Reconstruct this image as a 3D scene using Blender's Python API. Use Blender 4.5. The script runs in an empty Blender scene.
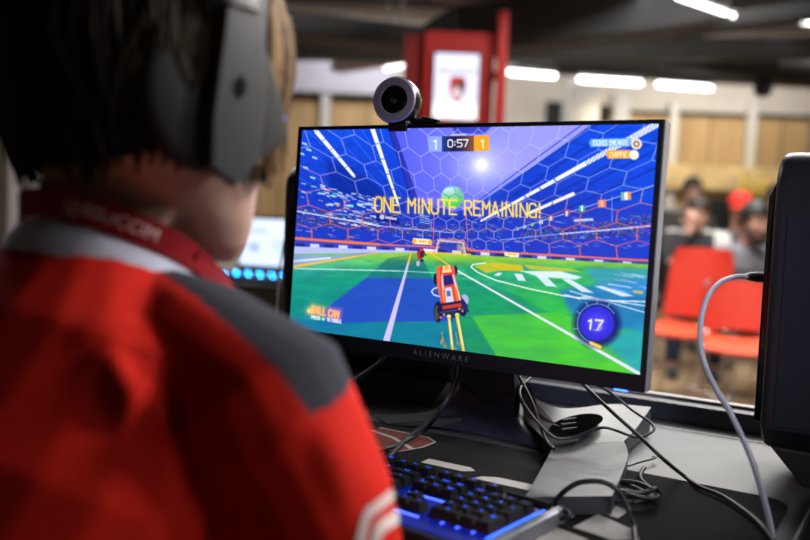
import bpy, bmesh, math, random
import numpy as np
from mathutils import Vector, Matrix
from mathutils.bvhtree import BVHTree
random.seed(7); RNG = np.random.default_rng(7)
SCN = bpy.context.scene
COL = SCN.collection
V = Vector
PI = math.pi
# ------------------------------------------------------------------ camera
FPX = 874.8
FW = V((-0.52443588, 0.85117992, -0.02144185)); RT = V((0.8486184, 0.52457813, 0.06829788)); UP = V((-0.06938171, -0.01762192, 0.99743453))
TILT = math.radians(3.0)
_rx = Matrix.Rotation(-TILT, 3, 'X')
FW = (_rx @ FW).normalized(); UP = _rx @ UP; UP = (UP - FW * UP.dot(FW)).normalized(); RT = FW.cross(UP).normalized()
SCREEN_C = V((0, 0, 1.045))
CAM = _rx @ V((0.57609824, -1.05146426, -0.02192137)) + SCREEN_C
cd = bpy.data.cameras.new('camera'); cam = bpy.data.objects.new('camera', cd); COL.objects.link(cam)
m3 = Matrix((RT, UP, -FW)).transposed()
cam.matrix_world = Matrix.Translation(CAM) @ m3.to_4x4()
cd.sensor_width = 36; cd.lens = FPX / 810 * 36; cd.clip_start = 0.02; cd.clip_end = 100
cd.dof.use_dof = True; cd.dof.focus_distance = 1.2; cd.dof.aperture_fstop = 2.4
SCN.camera = cam

def ray(x, y): return FW + RT * ((x - 405) / FPX) - UP * ((y - 270) / FPX)
def at(x, y, d): return CAM + ray(x, y) * d
def onz(x, y, z):
    r = ray(x, y); return CAM + r * ((z - CAM.z) / r.z)
# room frame: u to the right, w away from the photographer
RU = V((RT.x, RT.y, 0)).normalized(); RN = V((-RU.y, RU.x, 0)); F0 = V((CAM.x, CAM.y, 0))
def rm(u, w, z): return F0 + RU * u + RN * w + V((0, 0, z))
ROOM_R = Matrix((RU, RN, V((0, 0, 1)))).transposed()
ROOM_A = math.atan2(RU.y, RU.x)

# ------------------------------------------------------------------ materials
def lin(c):
    return tuple((x / 12.92 if x <= 0.04045 else ((x + 0.055) / 1.055) ** 2.4) for x in c)
def rgb(r, g, b): return lin((r / 255, g / 255, b / 255))
def newmat(name):
    m = bpy.data.materials.new(name); m.use_nodes = True
    nt = m.node_tree; b = nt.nodes['Principled BSDF']; return m, nt, b
def M(name, c, rough=.5, metal=0, var=.12, scale=30, bump=0, bscale=200, spec=.5, coat=0, emit=None, es=0, sub=0, stretch=None):
    m, nt, b = newmat(name)
    b.inputs['Roughness'].default_value = rough; b.inputs['Metallic'].default_value = metal
    b.inputs['Specular IOR Level'].default_value = spec; b.inputs['Coat Weight'].default_value = coat
    tc = nt.nodes.new('ShaderNodeTexCoord'); mp = nt.nodes.new('ShaderNodeMapping')
    nt.links.new(tc.outputs['Object'], mp.inputs['Vector'])
    if stretch: mp.inputs['Scale'].default_value = stretch
    n = nt.nodes.new('ShaderNodeTexNoise'); n.inputs['Scale'].default_value = scale; n.inputs['Detail'].default_value = 4
    nt.links.new(mp.outputs[0], n.inputs['Vector'])
    r = nt.nodes.new('ShaderNodeValToRGB')
    r.color_ramp.elements[0].position = .3; r.color_ramp.elements[1].position = .7
    r.color_ramp.elements[0].color = tuple(max(0, x * (1 - var)) for x in c) + (1,)
    r.color_ramp.elements[1].color = tuple(min(1, x * (1 + var)) for x in c) + (1,)
    nt.links.new(n.outputs['Fac'], r.inputs['Fac']); nt.links.new(r.outputs['Color'], b.inputs['Base Color'])
    if bump:
        n2 = nt.nodes.new('ShaderNodeTexNoise'); n2.inputs['Scale'].default_value = bscale
        nt.links.new(mp.outputs[0], n2.inputs['Vector'])
        bp = nt.nodes.new('ShaderNodeBump'); bp.inputs['Strength'].default_value = bump; bp.inputs['Distance'].default_value = .002
        nt.links.new(n2.outputs['Fac'], bp.inputs['Height']); nt.links.new(bp.outputs['Normal'], b.inputs['Normal'])
    if emit:
        b.inputs['Emission Color'].default_value = tuple(emit) + (1,); b.inputs['Emission Strength'].default_value = es
    if sub:
        b.inputs['Subsurface Weight'].default_value = sub; b.inputs['Subsurface Radius'].default_value = (.012, .004, .002)
    return m
def MV(name, rough=.8, bump=.25, bscale=900, emit=0, metal=0, sheen=0, aniso=False):
    """colour from the vertex colour attribute Col"""
    m, nt, b = newmat(name)
    a = nt.nodes.new('ShaderNodeVertexColor'); a.layer_name = 'Col'
    b.inputs['Roughness'].default_value = rough; b.inputs['Metallic'].default_value = metal
    if emit:
        b.inputs['Base Color'].default_value = (.004, .004, .005, 1)
        nt.links.new(a.outputs['Color'], b.inputs['Emission Color']); b.inputs['Emission Strength'].default_value = emit
        b.inputs['Specular IOR Level'].default_value = .25
    else:
        tc = nt.nodes.new('ShaderNodeTexCoord'); n = nt.nodes.new('ShaderNodeTexNoise'); n.inputs['Scale'].default_value = bscale
        nt.links.new(tc.outputs['Object'], n.inputs['Vector'])
        mx = nt.nodes.new('ShaderNodeMix'); mx.data_type = 'RGBA'; mx.blend_type = 'MULTIPLY'; mx.inputs['Factor'].default_value = .35
        nt.links.new(a.outputs['Color'], mx.inputs['A']); nt.links.new(n.outputs['Color'], mx.inputs['B'])
        nt.links.new(a.outputs['Color'], b.inputs['Base Color'])
        if bump:
            bp = nt.nodes.new('ShaderNodeBump'); bp.inputs['Strength'].default_value = bump; bp.inputs['Distance'].default_value = .001
            nt.links.new(n.outputs['Fac'], bp.inputs['Height']); nt.links.new(bp.outputs['Normal'], b.inputs['Normal'])
        if sheen: b.inputs['Sheen Weight'].default_value = sheen
    return m
def E(name, c, s):
    m, nt, b = newmat(name)
    b.inputs['Base Color'].default_value = tuple(min(1, x) for x in c) + (1,); b.inputs['Emission Color'].default_value = tuple(c) + (1,); b.inputs['Emission Strength'].default_value = s
    return m

# ------------------------------------------------------------------ mesh building
class MB:
    def __init__(s): s.v = []; s.f = []; s.m = []
    def add(s, vs, fs, mat=0):
        o = len(s.v); s.v += [tuple(x) for x in vs]; s.f += [tuple(i + o for i in f) for f in fs]; s.m += [mat] * len(fs); return s
    def _bm(s, bm, mat, X=None):
        bm.verts.index_update()
        vs = [(X @ v.co if X else v.co) for v in bm.verts]; fs = [[v.index for v in f.verts] for f in bm.faces]; bm.free(); return s.add(vs, fs, mat)
    def box(s, c, size, bev=0, R=None, mat=0, seg=2, taper=None):
        bm = bmesh.new(); bmesh.ops.create_cube(bm, size=1)
        for v in bm.verts:
            t = 1
            if taper and v.co.z > 0: t = taper
            v.co = V((v.co.x * size[0] * t, v.co.y * size[1] * t, v.co.z * size[2]))
        if bev: bmesh.ops.bevel(bm, geom=bm.edges[:], offset=bev, segments=seg, profile=.6, affect='EDGES')
        X = Matrix.Translation(V(c)) @ (R.to_4x4() if R else Matrix())
        return s._bm(bm, mat, X)
    def prism(s, poly, o, ax, ay, az, d, bev=0, mat=0, seg=2):
        ax, ay, az, o = V(ax), V(ay), V(az), V(o)
        bm = bmesh.new(); a = [bm.verts.new(o + ax * p[0] + ay * p[1]) for p in poly]; b = [bm.verts.new(o + ax * p[0] + ay * p[1] + az * d) for p in poly]
        n = len(poly); caps = [bm.faces.new(a[::-1]), bm.faces.new(b)]
        for i in range(n): bm.faces.new((a[i], a[(i + 1) % n], b[(i + 1) % n], b[i]))
        bmesh.ops.recalc_face_normals(bm, faces=bm.faces[:])
        if bev: bmesh.ops.bevel(bm, geom=[e for f in caps for e in f.edges], offset=bev, segments=seg, profile=.6, affect='EDGES')
        return s._bm(bm, mat)
    def sweep(s, pts, rad, right=None, seg=12, mat=0, caps=True, power=2.0):
        """tapered elliptical sweep; rad items are r or (a along right, b across)"""
        pts = [V(p) for p in pts]; n = len(pts); rings = []; up = None
        for i, p in enumerate(pts):
            t = ((pts[min(i + 1, n - 1)] - pts[max(i - 1, 0)])).normalized()
            if right is not None:
                r = V(right); r = (r - t * r.dot(t)).normalized(); u = t.cross(r)
            else:
                if up is None: up = V((0, 0, 1)) if abs(t.z) < .9 else V((1, 0, 0))
                u = (up - t * up.dot(t)).normalized(); up = u; r = u.cross(t)
            a, b = rad[i] if isinstance(rad[i], (tuple, list)) else (rad[i], rad[i])
            ring = []
            for k in range(seg):
                ca, sa = math.cos(2 * PI * k / seg), math.sin(2 * PI * k / seg)
                if power != 2: ca = math.copysign(abs(ca) ** (2 / power), ca); sa = math.copysign(abs(sa) ** (2 / power), sa)
                ring.append(p + r * a * ca + u * b * sa)
            rings.append(ring)
        vs = [q for r_ in rings for q in r_]; fs = []
        for i in range(n - 1):
            for k in range(seg):
                fs.append((i * seg + k, i * seg + (k + 1) % seg, (i + 1) * seg + (k + 1) % seg, (i + 1) * seg + k))
        if caps:
            fs.append(tuple(range(seg))[::-1]); fs.append(tuple((n - 1) * seg + k for k in range(seg)))
        return s.add(vs, fs, mat)
    def tube(s, pts, r, seg=8, smooth=6, mat=0):
        p = spline(pts, smooth) if smooth else [V(q) for q in pts]
        return s.sweep(p, [r] * len(p), seg=seg, mat=mat)
    def ell(s, c, rad, R=None, mat=0, seg=16, rings=10):
        vs = []; fs = []; c = V(c)
        vs.append(V((0, 0, 1)))
        for i in range(1, rings):
            for k in range(seg): vs.append(V((math.sin(PI * i / rings) * math.cos(2 * PI * k / seg), math.sin(PI * i / rings) * math.sin(2 * PI * k / seg), math.cos(PI * i / rings))))
        vs.append(V((0, 0, -1)))
        for k in range(seg): fs.append((0, 1 + k, 1 + (k + 1) % seg))
        for i in range(rings - 2):
            for k in range(seg): a = 1 + i * seg; fs.append((a + k, a + seg + k, a + seg + (k + 1) % seg, a + (k + 1) % seg))
        l = len(vs) - 1; a = 1 + (rings - 2) * seg
        for k in range(seg): fs.append((a + (k + 1) % seg, a + k, l))
        if not isinstance(rad, (tuple, list)): rad = (rad,) * 3
        vs = [V((v.x * rad[0], v.y * rad[1], v.z * rad[2])) for v in vs]
        if R: vs = [R @ v for v in vs]
        return s.add([v + c for v in vs], fs, mat)
    def lathe(s, prof, o, axis, seg=32, mat=0):
        """prof: (radius, height along axis)"""
        axis = V(axis).normalized(); t = V((0, 0, 1)) if abs(axis.z) < .9 else V((1, 0, 0)); a = axis.cross(t).normalized(); b = axis.cross(a); o = V(o)
        vs = []; fs = []
        for (r, h) in prof:
            for k in range(seg): vs.append(o + axis * h + (a * math.cos(2 * PI * k / seg) + b * math.sin(2 * PI * k / seg)) * max(r, 1e-5))
        for i in range(len(prof) - 1):
            for k in range(seg): fs.append((i * seg + k, i * seg + (k + 1) % seg, (i + 1) * seg + (k + 1) % seg, (i + 1) * seg + k))
        return s.add(vs, fs, mat)
    def ribbon(s, pts, nrm, w, mat=0):
        """flat strip of width w through pts with surface normals nrm"""
        vs = []; fs = []; n = len(pts)
        for i in range(n):
            t = (pts[min(i + 1, n - 1)] - pts[max(i - 1, 0)]).normalized(); b = V(nrm[i]).cross(t).normalized() * w / 2
            vs += [pts[i] - b, pts[i] + b]
        for i in range(n - 1): fs.append((2 * i, 2 * i + 2, 2 * i + 3, 2 * i + 1))
        return s.add(vs, fs, mat)
    def mesh(s, name='mesh'):
        me = bpy.data.meshes.new(name); me.from_pydata(s.v, [], s.f); me.validate(); me.update(); return me
    def build(s, name, mats, parent=None, smooth=40, loc=None, fixn=True):
        me = bpy.data.meshes.new(name)
        o0 = V(loc) if loc is not None else V((0, 0, 0))
        me.from_pydata([tuple(V(v) - o0) for v in s.v], [], s.f)
        if not isinstance(mats, (list, tuple)): mats = [mats]
        for m in mats: me.materials.append(m)
        me.polygons.foreach_set('material_index', s.m)
        if fixn:
            bm = bmesh.new(); bm.from_mesh(me); bmesh.ops.recalc_face_normals(bm, faces=bm.faces[:]); bm.to_mesh(me); bm.free()
        if smooth:
            me.polygons.foreach_set('use_smooth', [True] * len(me.polygons)); me.set_sharp_from_angle(angle=math.radians(smooth))
        me.update()
        o = bpy.data.objects.new(name, me); COL.objects.link(o); o.location = o0
        if parent: adopt(o, parent)
        return o
def adopt(o, parent): o.parent = parent; o.matrix_parent_inverse = chain(parent).inverted()
def chain(p):
    if p.parent is None: return p.matrix_basis.copy()
    return chain(p.parent) @ p.matrix_parent_inverse @ p.matrix_basis
def spline(pts, k=6):
    p = [V(q) for q in pts]; out = []
    for i in range(len(p) - 1):
        a, b, c, d = p[max(i - 1, 0)], p[i], p[i + 1], p[min(i + 2, len(p) - 1)]
        for j in range(k):
            t = j / k; out.append(.5 * ((2 * b) + (c - a) * t + (2 * a - 5 * b + 4 * c - d) * t * t + (3 * b - a - 3 * c + d) * t ** 3))
    out.append(p[-1]); return out
def tag(o, label=None, cat=None, group=None, kind=None):
    if label: o['label'] = label
    if cat: o['category'] = cat
    if group: o['group'] = group
    if kind: o['kind'] = kind
    return o
def thing(name, label, cat, loc=(0, 0, 0), rot=(0, 0, 0), group=None):
    o = bpy.data.objects.new(name, None); COL.objects.link(o); o.location = loc; o.rotation_euler = rot; o.empty_display_size = .05
    return tag(o, label, cat, group)
def copy_tree(o, parent=None):
    c = o.copy(); COL.objects.link(c)
    if parent: c.parent = parent
    for ch in list(o.children): copy_tree(ch, c)
    return c
def structure(name, mb, mat, smooth=0): return tag(mb.build(name, mat, smooth=smooth), kind='structure')
def local(mb, name, mats, parent, smooth=40):
    """part modelled in its parent's own axes"""
    o = mb.build(name, mats, None, smooth); o.parent = parent; return o
def blob(mb, name, mats, parent=None, voxel=.01, it=4, fn=None):
    """fuse overlapping closed shapes into one continuous skin"""
    o = mb.build('raw', [], None, smooth=0)
    r = o.modifiers.new('r', 'REMESH'); r.mode = 'VOXEL'; r.voxel_size = voxel
    sm = o.modifiers.new('s', 'SMOOTH'); sm.factor = .5; sm.iterations = it
    dg = bpy.context.evaluated_depsgraph_get(); ev = o.evaluated_get(dg)
    me = bpy.data.meshes.new_from_object(ev, depsgraph=dg)
    bpy.data.objects.remove(o)
    me.name = name; me.materials.clear()
    for m in (mats if isinstance(mats, (list, tuple)) else [mats]): me.materials.append(m)
    if fn: fn(me)
    me.polygons.foreach_set('use_smooth', [True] * len(me.polygons)); me.update()
    ob = bpy.data.objects.new(name, me); COL.objects.link(ob)
    if parent: adopt(ob, parent)
    return ob
def coords(me):
    a = np.empty(len(me.vertices) * 3); me.vertices.foreach_get('co', a); return a.reshape(-1, 3)
def normals(me):
    a = np.empty(len(me.vertices) * 3); me.vertex_normals.foreach_get('vector', a); return a.reshape(-1, 3)
def paint(me, c):
    at_ = me.color_attributes.new('Col', 'FLOAT_COLOR', 'POINT'); d = np.ones((len(c), 4)); d[:, :3] = c; at_.data.foreach_set('color', d.ravel())
def text_shape(s, size, align='CENTER'):
    cu = bpy.data.curves.new('t', 'FONT'); cu.body = s; cu.size = size; cu.align_x = align; cu.align_y = 'CENTER'; cu.resolution_u = 3
    o = bpy.data.objects.new('t', cu); COL.objects.link(o)
    dg = bpy.context.evaluated_depsgraph_get(); me = bpy.data.meshes.new_from_object(o.evaluated_get(dg), depsgraph=dg)
    vs = [v.co.copy() for v in me.vertices]; fs = [tuple(p.vertices) for p in me.polygons]
    bpy.data.objects.remove(o); bpy.data.curves.remove(cu); bpy.data.meshes.remove(me); return vs, fs
def text_on(mb, s, size, o, ax, ay, mat=0, align='CENTER', sx=1):
    vs, fs = text_shape(s, size, align); o, ax, ay = V(o), V(ax), V(ay)
    mb.add([o + ax * v.x * sx + ay * v.y for v in vs], fs, mat)

# ================================================================== THE ROOM
m_carpet = M('carpet', rgb(158, 132, 100), .95, var=.22, scale=9, bump=.5, bscale=300)
m_wallw = M('white_wall', rgb(226, 220, 212), .8, var=.05, scale=3)
m_walll = M('lilac_wall', rgb(205, 203, 222), .8, var=.05, scale=3)
m_tan = M('tan_blind', rgb(196, 164, 120), .75, var=.14, scale=2.2, stretch=(3, 3, .3))
m_black = M('black_paint', (.011, .011, .012), .75, var=.3, scale=4)
m_dkgrey = M('dark_grey_paint', (.017, .0165, .016), .7, var=.3, scale=4)
m_white = M('white_paint', rgb(225, 225, 225), .5, var=.04)
m_mauve = M('mauve_panel', rgb(150, 132, 140), .8, var=.05, scale=2)
m_red = M('red_paint', rgb(172, 26, 22), .5, var=.08, scale=5)
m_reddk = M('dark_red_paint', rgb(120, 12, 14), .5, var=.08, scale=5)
m_tube = E('tube_glow', (1.0, .98, .95), 7)
m_tubem = E('tube_glow_warm', (1.0, .97, .92), 5)
m_greyp = M('grey_plastic', rgb(120, 120, 126), .5, var=.05)
m_chrome = M('chrome', (.75, .75, .77), .2, 1, var=.05)
m_blackpl = M('black_plastic', (.014, .014, .016), .45, var=.2)
m_blackgl = M('black_gloss', (.008, .008, .009), .18, var=.1)
m_greydk = M('charcoal_plastic', (.035, .036, .04), .5, var=.2)

def slab(mb, u0, u1, w0, w1, z0, z1, bev=0, mat=0):
    c = rm((u0 + u1) / 2, (w0 + w1) / 2, (z0 + z1) / 2)
    return mb.box(c, (u1 - u0, w1 - w0, z1 - z0), bev, ROOM_R, mat)
U0, U1, W0, W1, H = -9.5, 6.5, -3.5, 11.0, 3.6
structure('floor', slab(MB(), U0, U1, W0, W1, -.1, 0), m_carpet)
structure('ceiling', slab(MB(), U0, U1, W0, W1, H, H + .1), m_black)
structure('wall_back', slab(MB(), U0, U1, W1, W1 + .15, 0, H), m_wallw)
structure('wall_left', slab(MB(), U0 - .15, U0, W0, W1 + .15, 0, H), m_walll)
structure('wall_right', slab(MB(), U1, U1 + .15, W0, W1 + .15, 0, H), M('taupe_wall', rgb(120, 112, 104), .8, var=.05))
structure('wall_front', slab(MB(), U0, U1, W0 - .15, W0, 0, H), m_dkgrey)
structure('baseboard_back', slab(MB(), U0, U1, W1 - .03, W1, 0, .12, .005), m_greydk)
# lilac upper wall on the left half, in front of the back wall
structure('trim_1', slab(MB(), -8.5, -.2, W1 - .16, W1 - .005, 2.5, 3.08, .01), m_walll)
# tan shaded windows along the back wall
def uat(px, w): return (px - 405) / FPX * w
def window(i, p0, p1, z0, z1):
    u0, u1 = uat(p0, 11), uat(p1, 11); mb = MB()
    slab(mb, u0, u1, W1 - .05, W1 - .004, z0, z1, 0, 0)
    n = max(2, int((u1 - u0) / .45))
    for k in range(1, n):
        u = u0 + (u1 - u0) * k / n; slab(mb, u - .006, u + .006, W1 - .056, W1 - .049, z0, z1, 0, 1)
    for (a, b, c, d) in ((u0, u1, z1 - .05, z1), (u0, u1, z0, z0 + .05)): slab(mb, a, b, W1 - .08, W1 - .003, c, d, .004, 1)
    structure('window_%d' % i, mb, [m_tan, m_dkgrey])
window(1, 200, 320, .75, 2.47); window(2, 328, 402, .75, 2.47); window(3, 575, 661, .95, 2.45); window(4, 669, 737, .95, 2.46); window(5, 747, 800, .95, 2.47)
k = 2
for (p0, p1, z0, z1, mm) in ((319, 327, .6, 2.48, m_white), (661, 669, .9, 2.58, m_white), (738, 746, .9, 2.60, m_white), (402, 412, .3, 2.5, m_white), (800, 806, .3, 2.5, m_greyp)):
    structure('trim_%d' % k, slab(MB(), uat(p0, 11), uat(p1, 11), W1 - .14, W1 - .001, z0, z1, .01), mm); k += 1
# white structural column and flat dark grey slabs beside it
structure('column', slab(MB(), uat(559, 10.4), uat(590, 10.4), 10.2, 10.6, 0, 3.25, .02), m_white)
structure('trim_7', slab(MB(), uat(540, 11), uat(560, 11), W1 - .06, W1 - .003, .9, 2.52, .01), m_dkgrey)
structure('trim_8', slab(MB(), uat(592, 11), uat(604, 11), W1 - .06, W1 - .003, 2.28, 2.5, .01), m_dkgrey)
structure('trim_9', slab(MB(), uat(606, 11), uat(622, 11), W1 - .09, W1 - .003, .9, 2.66, .01), m_white)
# warm lit counter wall below the windows
m_warm = M('warm_counter', rgb(226, 200, 150), .7, var=.2, scale=5)
structure('trim_10', slab(MB(), uat(600, 10.9), uat(820, 10.9), 10.78, 10.9, 1.50, 1.80, .01), m_warm)

# ---- ceiling: beams, soffit panels, ducts
def bar(name, p0, p1, w, h, mat, kind='structure', label=None, cat=None, group=None, bev=.02):
    a, b = V(p0), V(p1); t = (b - a).normalized(); z = V((0, 0, 1)); r = t.cross(z).normalized(); u = r.cross(t)
    R = Matrix((t, r, u)).transposed()
    o = MB().box((a + b) / 2, ((b - a).length, w, h), bev, R).build(name, mat, smooth=0)
    return tag(o, label, cat, group, kind)
bar('ceiling_beam', at(230, 22, 6.2), at(460, 46, 7.2), .5, .16, m_dkgrey)
bar('ceiling_beam', at(230, 32, 7.2), at(395, 35, 8.2), .6, .03, M('grey_panel', rgb(120, 112, 108), .7))
bar('ceiling_beam', at(200, 50, 7.6), at(412, 54, 8.6), .35, .12, m_black)
bar('ceiling_beam', at(336, 68, 9.4), at(412, 56, 8.8), .2, .1, M('soffit_edge', rgb(176, 168, 168), .7))
bar('ceiling_beam', at(440, 38, 6.0), at(700, 10, 6.6), .7, .30, m_black)
bar('ceiling_beam', at(600, 43, 6.6), at(700, 24, 6.5), .06, .03, m_dkgrey)
bar('ceiling_beam', at(500, 52, 8.6), at(830, 48, 8.6), .25, .2, m_dkgrey)
bar('ceiling_beam', at(540, 66, 9.6), at(840, 82, 9.8), .3, .14, m_black)
bar('ceiling_beam', at(690, 28, 7.0), at(840, 8, 7.4), .5, .12, m_black)
# mauve ceiling panel whose corner points down into the picture
zc = 2.62
def onzz(x, y): r = ray(x, y); return CAM + r * ((zc - CAM.z) / r.z)
pts = [onzz(432, 2), onzz(500, 12), onzz(546, 16), onzz(640, -4), onzz(640, -60), onzz(420, -60)]
mb = MB(); n = len(pts); mb.add([p for p in pts] + [p + V((0, 0, .05)) for p in pts], [tuple(range(n)), tuple(range(n, 2 * n))[::-1]] + [(i, (i + 1) % n, n + (i + 1) % n, n + i) for i in range(n)])
structure('ceiling_panel', mb, m_mauve)
def duct(p0, p1, r, label):
    t = (p1 - p0); L = t.length; t.normalize(); mb = MB(); prof = [(0, 0)]
    nseg = int(L / .45)
    for i in range(nseg + 1):
        h = L * i / nseg; prof += [(r, h - .02), (r * 1.06, h), (r, h + .02)]
    prof += [(0, L)]
    mb.lathe(prof, p0, t, 20)
    tag(mb.build('ceiling_duct', m_dkgrey), label, 'duct')
duct(at(640, 48, 8.9), at(850, 76, 9.4), .17, 'dark round air duct running under the ceiling at the upper right')
duct(at(520, 58, 9.3), at(700, 72, 9.8), .09, 'thin dark pipe under the ceiling above the hanging tube lights')
# spot / camera dome hanging at the right
mb = MB(); p = at(763, 90, 9.2)
mb.lathe([(0, .25), (.02, .25), (.02, .08), (.09, .08), (.1, 0), (.07, -.06), (0, -.08)], p, (0, 0, 1), 20)
tag(mb.build('ceiling_speaker', m_black), 'small black ceiling fixture hanging above the tan blinds on the right', 'ceiling fixture')

# ---- hanging tube lights
def tube_light(px0, py0, px1, py1, d0, d1, label, r=.026, strong=True, group='tube lights hanging from the ceiling'):
    a, b = at(px0, py0, d0), at(px1, py1, d1); c = (a + b) / 2; t = (b - a); L = t.length; t.normalize()
    root = thing('tube_light', label, 'ceiling light', c, group=group)
    z = V((0, 0, 1)); r_ = t.cross(z).normalized(); u = r_.cross(t); R = Matrix((t, r_, u)).transposed()
    MB().box(c + u * r * 1.5, (L, r * 2.6, r * 1.4), r * .3, R).build('housing', m_greyp, root, smooth=0)
    MB().sweep([a, a + t * .02, b - t * .02, b], [r * .6, r, r, r * .6], seg=12).build('tube', m_tube if strong else m_tubem, root)
    for s in (.2, .8):
        q = a + t * L * s + u * r * 2.1
        MB().sweep([q, V((q.x, q.y, H))], [.006, .006], seg=6).build('hanger', m_black, root)
tube_light(508, 72, 556, 76, 9.0, 9.0, 'bright white tube light beside the red totem, behind its post')
tube_light(578, 79, 642, 83, 8.6, 8.6, 'bright white hanging tube light in front of the white column')
tube_light(657, 84, 712, 88, 9.2, 9.2, 'bright white hanging tube light above the tan window blinds')
tube_light(676, -4, 734, 16, 5.6, 6.4, 'bright tube light close under the ceiling at the top edge of the picture', r=.015)
tube_light(683, 22, 708, 19, 7.0, 7.0, 'short dim tube light under the dark beam', r=.035, strong=False)
tube_light(797, 19, 830, 23, 8.0, 8.0, 'bright tube light cut by the upper right edge of the picture', r=.035)
tube_light(384, 66, 407, 62, 9.6, 9.6, 'small white light under the ceiling left of the red totem', r=.05, strong=False)

# ---- red totem with a lit poster box
def totem():
    d = 5.6
    root = thing('display_totem', 'tall red display totem with a white glowing crest poster', 'display stand', rm(uat(455, d), d, 0))
    zt = 1.078 + (214 - 33) * d / FPX - .01
    ul, ur = uat(418, d), uat(487, d)
    a0 = math.radians(-6)
    mb = MB(); slab(mb, ul, ur, d, d + .42, 0, zt, .012)
    mb.build('cabinet', m_red, root, smooth=0)
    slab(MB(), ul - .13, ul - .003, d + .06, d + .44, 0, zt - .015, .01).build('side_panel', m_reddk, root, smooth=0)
    slab(MB(), ur + .01, ur + .07, d - .10, d - .03, 0, zt + .12, .008).build('post', m_red, root, smooth=0)
    slab(MB(), ur - .03, ur + .03, d - .04, d + .01, zt - .3, zt - .24, .004).build('bracket', m_reddk, root, smooth=0)
    # lit box
    u0, u1 = uat(428.5, d), uat(472, d); z0 = at(460, 120.5, d).z; z1 = at(460, 56.5, d).z
    mb = MB(); t = .014
    for (a, b, c, e) in ((u0 - t, u1 + t, z1, z1 + t), (u0 - t, u1 + t, z0 - t, z0), (u0 - t, u0, z0, z1), (u1, u1 + t, z0, z1)): slab(mb, a, b, d - .03, d + .005, c, e, .003)
    mb.build('poster_frame', m_reddk, root, smooth=0)
    m_poster, nt, b = newmat('poster_light')
    tc = nt.nodes.new('ShaderNodeTexCoord'); sp = nt.nodes.new('ShaderNodeSeparateXYZ'); r = nt.nodes.new('ShaderNodeValToRGB')
    nt.links.new(tc.outputs['Generated'], sp.inputs[0]); nt.links.new(sp.outputs['Z'], r.inputs[0])
    e = r.color_ramp.elements; e[0].position = .0; e[0].color = (1, 1, 1, 1); e[1].position = 1; e[1].color = rgb(205, 215, 250) + (1,)
    q = e.new(.2); q.color = (1, 1, 1, 1); q = e.new(.3); q.color = rgb(208, 212, 240) + (1,); q = e.new(.9); q.color = rgb(214, 216, 242) + (1,)
    nt.links.new(r.outputs[0], b.inputs['Emission Color']); b.inputs['Emission Strength'].default_value = 1.5; b.inputs['Base Color'].default_value = (.1, .1, .1, 1)
    po = slab(MB(), u0, u1, d - .012, d - .002, z0, z1).build('poster', m_poster, root, smooth=0)
    uc = (u0 + u1) / 2 + .01; y = d - .0135
    zz = lambda py: at(460, py, d).z
    mb = MB(); text_on(mb, 'BULLDOG', .052, rm(uc, y, zz(73.5)), RU, (0, 0, 1))
    mb.build('poster_title', E('poster_ink', rgb(60, 62, 84), .7), po, smooth=0, fixn=False)
    def sh(poly, name, col, off): 
        mb = MB(); mb.add([rm(uc + x * .052, y - off, zz(91) + z * .075) for x, z in poly], [tuple(range(len(poly)))]); mb.build(name, E(name + '_ink', col, .85), po, smooth=0, fixn=False)
    sh([(-1, .95), (0, 1.1), (1, .95), (1, .1), (.75, -.5), (0, -1.25), (-.75, -.5), (-1, .1)], 'crest', rgb(150, 40, 34), 0)
    sh([(-.1, .3), (.5, .75), (.85, .5), (.85, .05), (.6, -.5), (0, -1.0), (.3, -.3)], 'crest_dark_shape', rgb(52, 46, 50), .001)  # dark printed shape on the crest
    sh([(-.55, -.1), (-.1, .2), (.35, -.1), (.4, -.55), (.05, -.8), (-.4, -.45)], 'crest_head', rgb(206, 196, 200), .002)
totem()

# ---- red chairs
m_orange = M('orange_red_plastic', rgb(232, 74, 24), .6, var=.08, scale=60, bump=.2, bscale=500)
m_orange2 = M('red_plastic', rgb(212, 50, 24), .6, var=.08, scale=60, bump=.2, bscale=500)
m_charc = M('charcoal_fabric', (.03, .03, .034), .9, var=.2)
def sheet(fn, nu, nv, th):
    """curved shell of thickness th from fn(s,t) -> point"""
    mb = MB(); P = [[V(fn(i / nu, j / nv)) for j in range(nv + 1)] for i in range(nu + 1)]
    N = [[None] * (nv + 1) for _ in range(nu + 1)]
    for i in range(nu + 1):
        for j in range(nv + 1):
            a = P[min(i + 1, nu)][j] - P[max(i - 1, 0)][j]; b = P[i][min(j + 1, nv)] - P[i][max(j - 1, 0)]; N[i][j] = a.cross(b).normalized()
    vs = [P[i][j] + N[i][j] * th / 2 for i in range(nu + 1) for j in range(nv + 1)] + [P[i][j] - N[i][j] * th / 2 for i in range(nu + 1) for j in range(nv + 1)]
    o = (nu + 1) * (nv + 1); ix = lambda i, j: i * (nv + 1) + j; fs = []
    for i in range(nu):
        for j in range(nv):
            fs.append((ix(i, j), ix(i + 1, j), ix(i + 1, j + 1), ix(i, j + 1))); fs.append((o + ix(i, j), o + ix(i, j + 1), o + ix(i + 1, j + 1), o + ix(i + 1, j)))
    for i in range(nu):
        for j in (0, nv): fs.append((ix(i, j), ix(i + 1, j), o + ix(i + 1, j), o + ix(i, j)))
    for j in range(nv):
        for i in (0, nu): fs.append((ix(i, j), ix(i, j + 1), o + ix(i, j + 1), o + ix(i, j)))
    return mb.add(vs, fs)
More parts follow.
